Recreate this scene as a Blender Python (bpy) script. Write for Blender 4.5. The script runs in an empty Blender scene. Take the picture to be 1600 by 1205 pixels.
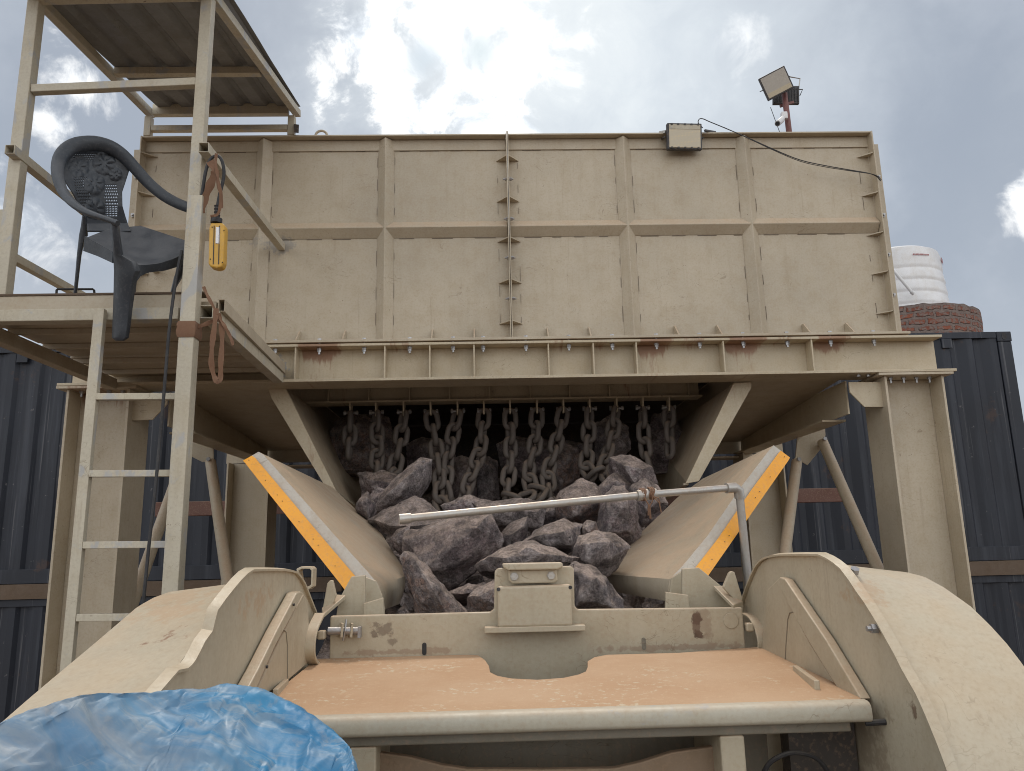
import bpy, bmesh, math, random
from mathutils import Vector, Matrix, noise
import numpy as np
random.seed(7)
S = bpy.context.scene
COL = S.collection
R = math.radians
EYE = 3.06                       # camera height above the ground; builders below use heights relative to the eye

# ------------------------------------------------------------------ camera
F = 1200.0                       # focal length in pixels of the 1600 x 1205 photograph
yaw, pit, rol = R(1.7716), R(11.565), R(-1.3187)
fw = Vector((math.sin(yaw)*math.cos(pit), math.cos(yaw)*math.cos(pit), math.sin(pit)))
rt = Vector((math.cos(yaw), -math.sin(yaw), 0)); up = rt.cross(fw)
cr, cu = math.cos(rol)*rt + math.sin(rol)*up, -math.sin(rol)*rt + math.cos(rol)*up
cd = bpy.data.cameras.new('Camera'); cam = bpy.data.objects.new('Camera', cd); COL.objects.link(cam)
cd.sensor_fit = 'HORIZONTAL'; cd.sensor_width = 36; cd.lens = 36*F/1600
cd.clip_start = .05; cd.clip_end = 6000
M3 = Matrix((cr, cu, -fw)).transposed()
cam.matrix_world = Matrix.Translation((0, 0, EYE)) @ M3.to_4x4()
S.camera = cam

# ------------------------------------------------------------------ light
SUN_EL, SUN_AZ = R(63), R(4)
sv = Vector((math.sin(SUN_AZ)*math.cos(SUN_EL), math.cos(SUN_AZ)*math.cos(SUN_EL), math.sin(SUN_EL)))
sl = bpy.data.lights.new('sun', 'SUN'); sl.energy = 1.4; sl.angle = R(11); sl.color = (1, .93, .82)
so = bpy.data.objects.new('sun', sl); COL.objects.link(so)
so.rotation_euler = sv.to_track_quat('Z', 'Y').to_euler(); so.location = (0, 0, 40)
S.view_settings.view_transform = 'Standard'; S.view_settings.look = 'None'
S.cycles.filter_width = 1.0
S.view_settings.gamma = 1; S.view_settings.exposure = 0.24

class NT:
    """tiny node-tree writer"""
    def __init__(s, nt): s.nt = nt; nt.nodes.clear()
    def n(s, t, **kw):
        nd = s.nt.nodes.new(t)
        for k, v in kw.items():
            if k.startswith('_'): setattr(nd, k[1:], v)
            else: s.put(nd.inputs[k.replace('__', ' ')] if not k.startswith('i') or not k[1:].isdigit() else nd.inputs[int(k[1:])], v)
        return nd
    def put(s, sock, v):
        if isinstance(v, bpy.types.NodeSocket): s.nt.links.new(v, sock)
        elif isinstance(v, bpy.types.Node): s.nt.links.new(v.outputs[0], sock)
        else:
            if isinstance(v, (tuple, list)) and len(v) == 3 and sock.type == 'RGBA': v = (*v, 1)
            sock.default_value = v
    def m(s, op, a, b=0.0, c=None, clamp=False):
        nd = s.nt.nodes.new('ShaderNodeMath'); nd.operation = op; nd.use_clamp = clamp
        s.put(nd.inputs[0], a); s.put(nd.inputs[1], b)
        if c is not None: s.put(nd.inputs[2], c)
        return nd.outputs[0]
    def vm(s, op, a, b=(0, 0, 0)):
        nd = s.nt.nodes.new('ShaderNodeVectorMath'); nd.operation = op
        s.put(nd.inputs[0], a); s.put(nd.inputs[1], b)
        return nd.outputs['Value'] if op in ('DOT_PRODUCT', 'LENGTH') else nd.outputs[0]
    def mix(s, f, a, b, blend='MIX'):
        nd = s.nt.nodes.new('ShaderNodeMix'); nd.data_type = 'RGBA'; nd.blend_type = blend
        s.put(nd.inputs[0], f); s.put(nd.inputs[6], a); s.put(nd.inputs[7], b)
        return nd.outputs[2]
    def ss(s, v, lo, hi, a=0.0, b=1.0):
        nd = s.nt.nodes.new('ShaderNodeMapRange'); nd.interpolation_type = 'SMOOTHSTEP'
        s.put(nd.inputs[0], v); nd.inputs[1].default_value = lo; nd.inputs[2].default_value = hi
        nd.inputs[3].default_value = a; nd.inputs[4].default_value = b
        return nd.outputs[0]
    def noise(s, vec, scale, detail=4, rough=.5, dist=0):
        nd = s.nt.nodes.new('ShaderNodeTexNoise')
        s.put(nd.inputs['Vector'], vec); nd.inputs['Scale'].default_value = scale
        nd.inputs['Detail'].default_value = detail; nd.inputs['Roughness'].default_value = rough
        nd.inputs['Distortion'].default_value = dist
        return nd.outputs[0]

# ------------------------------------------------------------------ world: hazy summer sky with broken cloud round the sun
W = bpy.data.worlds.new('World'); S.world = W; W.use_nodes = True
t = NT(W.node_tree)
tc = t.n('ShaderNodeTexCoord'); D = tc.outputs['Generated']
sky = t.n('ShaderNodeTexSky', _sky_type='NISHITA', _sun_disc=False, _sun_elevation=SUN_EL, _sun_rotation=-SUN_AZ,
          _air_density=1.2, _dust_density=2.5, _ozone_density=1.0)
sep = t.n('ShaderNodeSeparateXYZ', Vector=D)
n_lo = t.noise(D, 3.0, 6, .55); n_hi = t.noise(D, 15.0, 12, .62, .35); n_mid = t.noise(t.vm('ADD', D, (4.1, 2.3, 1.7)), 6.0, 8, .55)
n_mix = t.m('ADD', t.m('MULTIPLY', n_hi, .62), t.m('MULTIPLY', n_mid, .38))
def blob(c, r, k, soft):
    d = t.vm('LENGTH', t.vm('SUBTRACT', D, c))
    v = t.m('ADD', t.m('SUBTRACT', 1.0, t.m('DIVIDE', d, r)), t.m('MULTIPLY', t.m('SUBTRACT', n_mix, .5), k))
    return t.ss(v, 0.0, soft)
base = t.mix(.86, sky, (4.0, 4.5, 5.25))
base = t.mix(t.ss(n_lo, .40, .66, 0, .55), base, (5.0, 5.5, 6.2))
base = t.mix(t.ss(n_mid, .46, .62, 0, .35), base, (5.6, 6.1, 6.9))
base = t.mix(t.ss(sep.outputs[2], .03, .42, .45, 0), base, (6.6, 7.1, 7.8))
# bright cloud added unseen behind the viewer to fill the shaded fronts
fill_bank = t.ss(t.m('MULTIPLY', sep.outputs[1], -1.0), -.25, .35)
base = t.mix(fill_bank, base, t.mix(t.ss(n_mid, .4, .6), (9.5, 10.0, 10.8), (15.5, 15.6, 15.4)))
base = t.mix(t.m('MULTIPLY', fill_bank, t.ss(sep.outputs[2], .02, .55, .75, 0)), base, (18.5, 18.6, 18.4))
base = t.mix(t.m('MULTIPLY', fill_bank, t.ss(sep.outputs[2], .55, .85, 0, .5)), base, (7.0, 7.6, 8.6))
# glare spreading from the veiled sun, then the cumulus
base = t.mix(t.m('MULTIPLY', blob((.12, .81, .60), .46, .5, .9), .85), base, (8.4, 9.1, 9.7))
base = t.mix(t.m('MULTIPLY', blob((.03, .78, .645), .29, 1.6, .9), .92), base, (9.6, 10.1, 10.3))
grey = (6.4, 7.2, 8.2)
cl = [((-.03, .80, .60), .13, 5.5, .7), ((-.098, .849, .519), .045, 5.0, .5), ((.0, .862, .505), .055, 5.0, .5), ((.045, .868, .495), .045, 5.0, .5), ((-.145, .80, .58), .06, 5.0, .6), ((.06, .80, .60), .10, 5.0, .9),
      ((-.436, .755, .492), .045, 5.0, .7), ((-.455, .766, .452), .030, 5.0, .8), ((-.508, .788, .348), .05, 5.0, 1.0), ((-.53, .745, .40), .035, 5.0, 1.0), ((.585, .735, .345), .045, 5.0, .6), ((.30, .78, .56), .04, 4.0, 1.4)]
for c, r, k, so_ in cl:
    base = t.mix(t.m('MULTIPLY', blob(c, r, k, so_), .92 if abs(c[0]) < .2 else .72), base, t.mix(t.ss(n_hi, .36, .55), (8.8, 9.5, 10.3), (14.0, 14.0, 13.8)))
base = t.mix(t.m('MULTIPLY', blob((-.005, .815, .575), .038, 3.5, .8), .8), base, (7.9, 8.9, 9.3))
base = t.mix(t.m('MULTIPLY', blob((-.07, .82, .565), .035, 3.5, .8), .7), base, (7.4, 8.4, 9.2))
out = base
bg = t.n('ShaderNodeBackground', Color=out, Strength=.082)
wo = t.n('ShaderNodeOutputWorld', Surface=bg)

# ------------------------------------------------------------------ pixel -> point helpers (the photograph was measured in its own pixels)
def ray(x, y): return cr*((x-800)/F) + cu*((602.5-y)/F) + fw
def aY(x, y, Y): d = ray(x, y); return d*(Y/d.y)
def aX(x, y, X): d = ray(x, y); return d*(X/d.x)
def aZ(x, y, Z): d = ray(x, y); return d*(Z/d.z)

# ------------------------------------------------------------------ materials
def V3(z): return Vector((0, 0, z))
def new_mat(name):
    m = bpy.data.materials.new(name); m.use_nodes = True
    t = NT(m.node_tree); g = t.n('ShaderNodeNewGeometry')
    return m, t, g.outputs['Position'], g
def finish(t, col, rough, bump=None, bstr=.2, bdist=.01, metal=0.0, spec=.5):
    b = t.n('ShaderNodeBsdfPrincipled'); t.put(b.inputs['Base Color'], col); t.put(b.inputs['Roughness'], rough)
    b.inputs['Metallic'].default_value = metal; b.inputs['Specular IOR Level'].default_value = spec
    if bump is not None:
        bn = t.n('ShaderNodeBump'); t.put(bn.inputs['Height'], bump); bn.inputs['Strength'].default_value = bstr
        bn.inputs['Distance'].default_value = bdist; t.put(b.inputs['Normal'], bn.outputs[0])
    t.n('ShaderNodeOutputMaterial', Surface=b)
def sc(c, k): return tuple(x*k for x in c)
DUST = (.50, .335, .215)
def paint(name, col, dust=.6, rust=.5, rough=.5, band=None, streak=.5, metal=0.0, dustcol=DUST, spots=(), scuff=0.0):
    m, t, P, g = new_mat(name)
    n1 = t.noise(P, 1.7, 5); n2 = t.noise(P, 11, 6, .6); n3 = t.noise(P, 95, 4, .6)
    c = t.mix(t.ss(n1, .3, .7), sc(col, .90), sc(col, 1.07))
    c = t.mix(t.ss(n2, .42, .72, 0, .28), c, (col[0]*.80, col[1]*.72, col[2]*.60))
    st = t.noise(t.vm('MULTIPLY', P, (26, 26, 1.6)), 1, 4, .55)
    c = t.mix(t.m('MULTIPLY', t.ss(st, .5, .75), .35*streak), c, (col[0]*.66, col[1]*.58, col[2]*.48))
    nz = t.n('ShaderNodeSeparateXYZ', Vector=g.outputs['Normal']).outputs[2]
    df = t.m('MULTIPLY', t.ss(nz, .12, .75), t.ss(n2, .22, .62, .35, 1))
    c = t.mix(t.m('MULTIPLY', df, dust), c, dustcol)
    # fine grain of clinging dust
    c = t.mix(t.ss(n3, .50, .68, 0, .24), c, sc(dustcol, .72))
    c = t.mix(t.ss(n3, .50, .36, 0, .13), c, tuple(min(.8, x*1.25) for x in col))
    # hair scratches and knocks down to grey primer
    sw = t.noise(t.vm('MULTIPLY', P, (5, 5, 8)), 1, 3, .5, 1.8)
    scr = t.m('MULTIPLY', t.ss(t.m('ABSOLUTE', t.m('SUBTRACT', sw, .5)), .0, .006, 1, 0), t.ss(t.noise(P, 3.1, 3), .53, .60))
    c = t.mix(t.m('MULTIPLY', scr, .55*min(1, rust*1.4)), c, (col[0]*.45, col[1]*.38, col[2]*.32))
    drp = t.noise(t.vm('MULTIPLY', P, (60, 60, 2.2)), 1, 3, .5)
    c = t.mix(t.m('MULTIPLY', t.m('MULTIPLY', t.ss(drp, .60, .70), t.ss(n1, .45, .62)), .35*streak), c, (.20, .125, .075))
    # chips and rust freckles
    chip = t.m('MULTIPLY', t.ss(t.noise(P, 30, 3, .7), .70, .74), t.ss(n1, .47, .6))
    c = t.mix(t.m('MULTIPLY', chip, rust), c, (.10, .045, .022))
    if scuff:
        sf = t.noise(t.vm('MULTIPLY', P, (9, 9, 5)), 1, 7, .68, .5)
        c = t.mix(t.m('MULTIPLY', t.ss(sf, .55, .63), scuff), c, (.37, .375, .385))
    for ctr, rad, kk, scol in spots:
        q = t.vm('MULTIPLY', t.vm('SUBTRACT', P, tuple(ctr)), tuple(1/r_ for r_ in rad))
        v = t.m('ADD', t.m('SUBTRACT', 1.0, t.vm('LENGTH', q)), t.m('MULTIPLY', t.m('SUBTRACT', t.m('ADD', t.m('MULTIPLY', n2, .5), t.m('MULTIPLY', t.noise(P, 48, 5, .65), .5)), .5), 4.5))
        c = t.mix(t.m('MULTIPLY', t.ss(v, .15, .55), kk), c, scol)
    if band:
        z1, z0 = band[0]+EYE, band[1]+EYE
        pz = t.n('ShaderNodeSeparateXYZ', Vector=P).outputs[2]
        vert = t.ss(pz, z0, z1)
        px_ = t.n('ShaderNodeSeparateXYZ', Vector=P).outputs[0]; pn = .30
        for xa, xb, kk in band[2:]:
            w = t.m('MULTIPLY', t.ss(px_, xa-.015, xa+.02), t.ss(px_, xb-.12, xb+.02, 1, 0)); pn = t.m('ADD', pn, t.m('MULTIPLY', w, kk))
        pn = t.m('ADD', pn, 0.0)
        sn = t.noise(t.vm('MULTIPLY', P, (45, 3, 9)), 1, 4, .6)
        lvl = t.m('ADD', t.m('MULTIPLY', vert, .95), t.m('MULTIPLY', t.m('SUBTRACT', sn, .5), 1.6))
        lvl = t.m('ADD', lvl, t.m('MULTIPLY', t.m('SUBTRACT', pn, .5), 3.2))
        c = t.mix(t.ss(lvl, .98, 1.5, 0, .75), c, t.mix(n2, (.30, .125, .06), (.17, .075, .04)))
    r = t.ss(n2, .3, .7, rough-.06, rough+.12)
    finish(t, c, r, t.m('ADD', t.m('MULTIPLY', n3, .8), t.m('ADD', t.m('MULTIPLY', n2, .8), t.m('MULTIPLY', n1, 5.0))), .16, .005, metal)
    return m
CREAM = (.455, .39, .288)
MP = paint('cream_paint', CREAM)
MPW = paint('hopper_paint', (.445, .383, .288), dust=.45, streak=.4, rust=.6, spots=[(aY(437, 384, 4.45)+V3(EYE), (.11, .1, .065), .6, (.25, .245, .24)), (aY(404, 378, 4.44)+V3(EYE), (.06, .1, .05), .45, (.27, .26, .25))])
def bx_(p): return aY(p, 555, 4.395).x
MPB = paint('beam_paint', (.485, .415, .298), band=(1.135, 1.03, (bx_(470), bx_(548), .50), (bx_(608), bx_(668), .26), (bx_(860), bx_(905), .28), (bx_(928), bx_(975), .26), (bx_(996), bx_(1060), .52), (bx_(1062), bx_(1118), .30), (bx_(1133), bx_(1205), .50), (bx_(1206), bx_(1262), .26), (bx_(1271), bx_(1335), .48)), rust=.9, spots=[(aY(434, 575, 4.40)+V3(EYE), (.055, .1, .075), .85, (.27, .285, .31))])
MPOST = paint('post_paint', (.47, .405, .305), band=(.90, .62, (-2.38, -2.03, .28), (2.32, 2.66, .16)), rust=.8)
OIL = (.085, .048, .03)
MPG = paint('guard_paint', (.475, .42, .315), dust=.45, rust=.35, rough=.42, dustcol=(.49, .36, .235), spots=[(aX(258, 985, -.60)+V3(EYE), (.06, .05, .03), .85, (.24, .13, .08)), (aX(200, 1003, -.66)+V3(EYE), (.045, .04, .02), .85, (.24, .13, .08)), (aX(1425, 1115, .775)+V3(EYE), (.02, .014, .035), .9, (.16, .10, .065)), (aX(1370, 920, .82)+V3(EYE), (.06, .14, .05), .55, (.42, .28, .17)), (aX(300, 940, -.66)+V3(EYE), (.2, .25, .05), .5, (.44, .29, .175)), (aX(1330, 1150, .775)+V3(EYE), (.02, .2, .13), .45, (.22, .16, .11))])
MPC = paint('crusher_paint', (.44, .385, .285), dust=.55, rust=.7, rough=.42)
def at_(x, y): return aY(x, y, 2.30)+V3(EYE)
MPLATE = paint('cross_plate_paint', (.44, .385, .285), dust=.55, rust=.7, rough=.42, spots=[(at_(1088, 967), (.017, .05, .017), .95, OIL), (at_(1092, 992), (.019, .05, .015), .95, OIL), (at_(1089, 980), (.014, .05, .03), .7, OIL), (at_(1098, 975), (.035, .05, .05), .35, (.20, .12, .08)),
    (at_(600, 985), (.030, .05, .026), .55, OIL), (at_(585, 990), (.014, .05, .012), .6, OIL), (at_(612, 1003), (.018, .05, .012), .5, OIL), (at_(620, 1019), (.24, .05, .012), .5, (.25, .15, .10)), (at_(1060, 1012), (.24, .05, .012), .5, (.25, .15, .10))])
MEDGE = paint('worn_edge_paint', (.46, .425, .34), dust=.3, rust=1.0, rough=.5, streak=.6, scuff=.5)
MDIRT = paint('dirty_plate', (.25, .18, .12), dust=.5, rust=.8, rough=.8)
MSHADESEAM = paint('shade_and_seam_paint', (.20, .18, .14), dust=.4, rust=.9, rough=.6, streak=1.0)  # shade under the front edge put into colour; also seams and a slot
MPL = paint('platform_paint', (.49, .445, .35), dust=.3, rust=1.0, streak=.9, scuff=.75, dustcol=(.42, .33, .24))
MPU = paint('plank_paint', (.43, .37, .28), dust=.5, rust=.8, streak=.4)
MCH = paint('chute_paint', (.47, .41, .315), dust=.7, rust=.5, streak=.9, rough=.36, dustcol=(.44, .305, .20))
MGRY = paint('bare_flange', (.45, .425, .375), dust=.2, rust=.8, streak=1.0, rough=.5)
MYEL = paint('yellow_strip', (.85, .36, .018), dust=.15, rust=.5, streak=.2, rough=.35)
MGALV = paint('galvanised_steel', (.44, .425, .40), dust=.35, rust=1.0, streak=.5, rough=.40, metal=.55, scuff=.4)
MROOF = paint('roof_sheet', (.20, .20, .20), dust=.2, rust=1.0, streak=.9, rough=.5, metal=.2, dustcol=(.22, .21, .20))
MBOLT = paint('zinc_bolt', (.38, .385, .40), dust=.2, rust=.4, rough=.35, metal=.7)
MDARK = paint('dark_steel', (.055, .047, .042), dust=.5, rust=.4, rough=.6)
MCHAIN = paint('chain_iron', (.125, .105, .093), dust=.7, rust=.6, rough=.7, dustcol=(.25, .18, .13))
MRED = paint('red_oxide', (.125, .050, .032), dust=.3, rust=.5)
MPOLE = paint('pole_red_oxide', (.16, .055, .05), dust=.1, rust=.5)
MCHAIRM = paint('chair_plastic', (.032, .039, .050), dust=.7, rust=0, streak=.2, rough=.42, dustcol=(.17, .17, .175))
MREM = paint('pendant_yellow', (.56, .32, .045), dust=.15, rust=.2, streak=.4, rough=.4)
MBLK = paint('black_rubber', (.022, .022, .025), dust=.4, rust=0, rough=.6, dustcol=(.14, .12, .1))
MLAMP = paint('lamp_housing', (.05, .05, .055), dust=.2, rust=0)
MWHT = paint('white_plastic', (.72, .72, .73), dust=.1, rust=.0, streak=.3, rough=.35, dustcol=(.6, .55, .5))
MCLOTH = paint('brown_cloth', (.19, .105, .065), dust=.4, rust=0, rough=.95, streak=.9, dustcol=(.33, .215, .145))
MTIM = paint('old_timber', (.115, .082, .058), dust=.5, rust=.3, rough=.9, streak=0, dustcol=(.27, .19, .13))
MWELD = paint('weld_gap', (.15, .12, .09), dust=.2, rust=0)

def lens_mat():
    m, t, P, g = new_mat('lamp_lens')
    v = t.n('ShaderNodeTexVoronoi'); t.put(v.inputs['Vector'], P); v.inputs['Scale'].default_value = 110; v.inputs['Randomness'].default_value = 0
    c = t.mix(t.ss(v.outputs[0], .0, .45), (.62, .50, .30), (.50, .44, .33))
    finish(t, c, .25); return m
MLENS = lens_mat()
def glass_mat():
    m, t, P, g = new_mat('frosted_lens')
    c = t.mix(t.noise(P, 9, 3), (.40, .37, .33), (.47, .44, .39)); finish(t, c, .2); return m
MLENS2 = glass_mat()
def deck_mat():
    m, t, P, g = new_mat('dusty_deck')
    n1 = t.noise(P, 3.2, 6, .6); n2 = t.noise(P, 60, 5, .65); n3 = t.noise(P, 240, 3, .7)
    c = t.mix(t.ss(n1, .3, .7), (.45, .275, .158), (.50, .33, .205))
    c = t.mix(t.ss(n2, .52, .7, 0, .5), c, (.54, .37, .225))
    # thinner dust towards the worn edges: paint shows through in flecks
    pn = t.m('MULTIPLY', t.ss(n2, .56, .62), t.ss(t.noise(P, 5, 4), .48, .62))
    c = t.mix(t.m('MULTIPLY', pn, .8), c, (.55, .47, .34))
    c = t.mix(t.ss(n3, .64, .70, 0, .45), c, (.62, .47, .31))
    finish(t, c, .9, t.m('ADD', n2, n3), .35, .004); return m
MDECK = deck_mat()
def rock_mat(name, k, tint):
    m, t, P, g = new_mat(name)
    n1 = t.noise(P, 5.5, 7, .62); n2 = t.noise(P, 26, 8, .7); n3 = t.noise(P, 130, 6, .72); n4 = t.noise(P, 60, 6, .7)
    c = t.mix(t.ss(n1, .34, .66), sc((.085, .070, .072), k), sc((.20, .168, .160), k))
    c = t.mix(t.ss(n2, .42, .60, 0, .75), c, sc(tint, k))
    c = t.mix(t.ss(n3, .36, .50, .75, 0), c, sc((.045, .038, .041), k))
    c = t.mix(t.ss(n4, .40, .48, .45, 0), c, sc((.05, .042, .044), k))
    # pale scuffs, crushed specks and veins
    w = t.noise(P, 8, 6, .62, 1.4)
    vein = t.m('MULTIPLY', t.ss(t.m('ABSOLUTE', t.m('SUBTRACT', w, .5)), .0, .016, 1, 0), t.ss(n1, .44, .54))
    scf = t.m('MULTIPLY', t.ss(n4, .53, .62), t.ss(n2, .43, .57))
    c = t.mix(t.m('MULTIPLY', t.m('MAXIMUM', t.m('MULTIPLY', vein, .8), scf), .62), c, (.42, .37, .355))
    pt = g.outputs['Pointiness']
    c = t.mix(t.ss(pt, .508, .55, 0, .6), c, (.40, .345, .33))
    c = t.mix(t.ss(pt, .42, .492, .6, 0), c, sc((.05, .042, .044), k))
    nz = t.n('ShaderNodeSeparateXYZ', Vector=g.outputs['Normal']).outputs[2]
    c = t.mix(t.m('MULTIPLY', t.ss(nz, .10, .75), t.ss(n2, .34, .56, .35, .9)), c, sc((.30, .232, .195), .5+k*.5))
    nf = t.noise(P, 75, 9, .78); ng = t.noise(P, 14, 5, .6)
    gain = t.m('MULTIPLY', t.ss(nf, .36, .64, .66, 1.28), t.ss(ng, .36, .62, .66, 1.25))
    gc = t.n('ShaderNodeCombineXYZ', X=gain, Y=gain, Z=gain)
    c = t.mix(1.0, c, gc, 'MULTIPLY')
    h = t.m('ADD', t.m('MULTIPLY', n2, 1.2), t.m('ADD', t.m('MULTIPLY', n4, .7), t.m('MULTIPLY', n3, .4)))
    finish(t, c, .85, h, 1.0, .03, 0, .3); return m
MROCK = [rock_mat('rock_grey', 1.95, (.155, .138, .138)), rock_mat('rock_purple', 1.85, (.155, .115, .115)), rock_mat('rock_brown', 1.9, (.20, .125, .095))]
def cont_mat():
    m, t, P, g = new_mat('container_blue')
    n1 = t.noise(P, 1.2, 5); st = t.noise(t.vm('MULTIPLY', P, (9, 9, .55)), 1, 6, .65); n2 = t.noise(P, 14, 6, .65)
    c = t.mix(t.ss(n1, .3, .7), (.008, .0105, .018), (.012, .016, .027))
    c = t.mix(t.ss(st, .48, .70, 0, .6), c, (.043, .049, .064))
    c = t.mix(t.m('MULTIPLY', t.ss(n2, .66, .72), .6), c, (.16, .15, .15))
    sr = t.noise(t.vm('MULTIPLY', P, (22, 22, .35)), 1, 4, .6)
    c = t.mix(t.ss(sr, .60, .68, 0, .4), c, (.17, .17, .18))
    c = t.mix(t.m('MULTIPLY', t.ss(t.noise(P, 2.3, 5, .7), .62, .70), .5), c, (.07, .035, .022))
    finish(t, c, .6, n2, .1, .004); return m
MCONT = cont_mat()
def brick_mat():
    m, t, P, g = new_mat('rough_brick')
    sp = t.n('ShaderNodeSeparateXYZ', Vector=t.vm('SUBTRACT', P, (6.19, 11.0, 0)))
    ang = t.m('ARCTAN2', sp.outputs[1], sp.outputs[0])
    uv = t.n('ShaderNodeCombineXYZ', X=t.m('MULTIPLY', ang, 1.05), Y=sp.outputs[2], Z=0.0)
    uvj = t.vm('ADD', uv, t.vm('MULTIPLY', t.n('ShaderNodeTexNoise', Vector=P, Scale=9.0).outputs[1], (.10, .075, 0)))
    b = t.n('ShaderNodeTexBrick'); t.put(b.inputs['Vector'], uvj)
    b.inputs['Scale'].default_value = 1; b.inputs['Brick Width'].default_value = .24; b.inputs['Row Height'].default_value = .095
    b.inputs['Mortar Size'].default_value = .024; b.inputs['Mortar Smooth'].default_value = .4
    b.inputs['Color1'].default_value = (.26, .085, .048, 1); b.inputs['Color2'].default_value = (.17, .06, .04, 1); b.inputs['Mortar'].default_value = (.17, .13, .115, 1)
    n2 = t.noise(P, 18, 6, .65)
    c = t.mix(t.ss(n2, .43, .58, 0, .9), b.outputs[0], (.20, .155, .135))
    h = t.m('SUBTRACT', t.m('MULTIPLY', n2, .8), b.outputs[1])
    finish(t, c, .95, h, .9, .03); return m
MBRICK = brick_mat()
def tarp_mat():
    m, t, P, g = new_mat('blue_tarpaulin')
    n1 = t.noise(P, 6, 6, .6); n2 = t.noise(P, 34, 6, .65); sm = t.noise(t.vm('MULTIPLY', P, (5, 22, 9)), 1, 5, .65, .6)
    lx = t.n('ShaderNodeSeparateXYZ', Vector=P).outputs[0]
    c = t.mix(t.ss(n1, .32, .68), (.020, .145, .30), (.045, .21, .375))
    nz = t.n('ShaderNodeSeparateXYZ', Vector=g.outputs['Normal']).outputs[2]
    d = t.m('MULTIPLY', t.ss(nz, .15, .8, .15, 1), t.ss(sm, .38, .66))
    c = t.mix(t.m('MULTIPLY', d, t.ss(lx, -.60, -.20, .62, .22)), c, (.22, .265, .31))
    lefty = t.m('ADD', t.ss(lx, -.62, -.22, .85, .05), t.m('MULTIPLY', t.m('SUBTRACT', sm, .5), 1.3), clamp=True)
    c = t.mix(t.m('MULTIPLY', lefty, .75), c, (.27, .275, .28))
    fib = t.noise(t.vm('MULTIPLY', P, (8, 46, 30)), 1, 6, .7, .9)
    c = t.mix(t.m('MULTIPLY', t.ss(fib, .52, .62), t.ss(n1, .36, .58, .05, .5)), c, (.27, .31, .34))
    cr1 = t.ss(t.m('ABSOLUTE', t.m('SUBTRACT', t.noise(t.vm('MULTIPLY', P, (4, 10, 8)), 1, 3, .5, .5), .5)), 0, .012, 1, 0)
    c = t.mix(t.m('MULTIPLY', cr1, t.ss(n1, .42, .6, 0, .45)), c, (.36, .42, .46))
    c = t.mix(t.m('MULTIPLY', t.ss(n2, .54, .70), .4), c, (.30, .30, .30))
    c = t.mix(t.m('MULTIPLY', t.ss(n1, .63, .68), .6), c, (.33, .25, .18))
    finish(t, c, t.ss(n2, .3, .7, .42, .62), t.m('ADD', t.m('MULTIPLY', n2, .7), t.m('MULTIPLY', n1, 1.2)), .3, .004, 0, .35); return m
MTARP = tarp_mat()
def ground_mat():
    m, t, P, g = new_mat('red_earth')
    n1 = t.noise(P, .35, 6, .6); n2 = t.noise(P, 9, 7, .65)
    c = t.mix(t.ss(n1, .3, .7), (.12, .082, .058), (.17, .12, .088)); c = t.mix(t.ss(n2, .5, .7, 0, .5), c, (.10, .075, .058))
    finish(t, c, .95, n2, .5, .03); return m
MGROUND = ground_mat()

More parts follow.
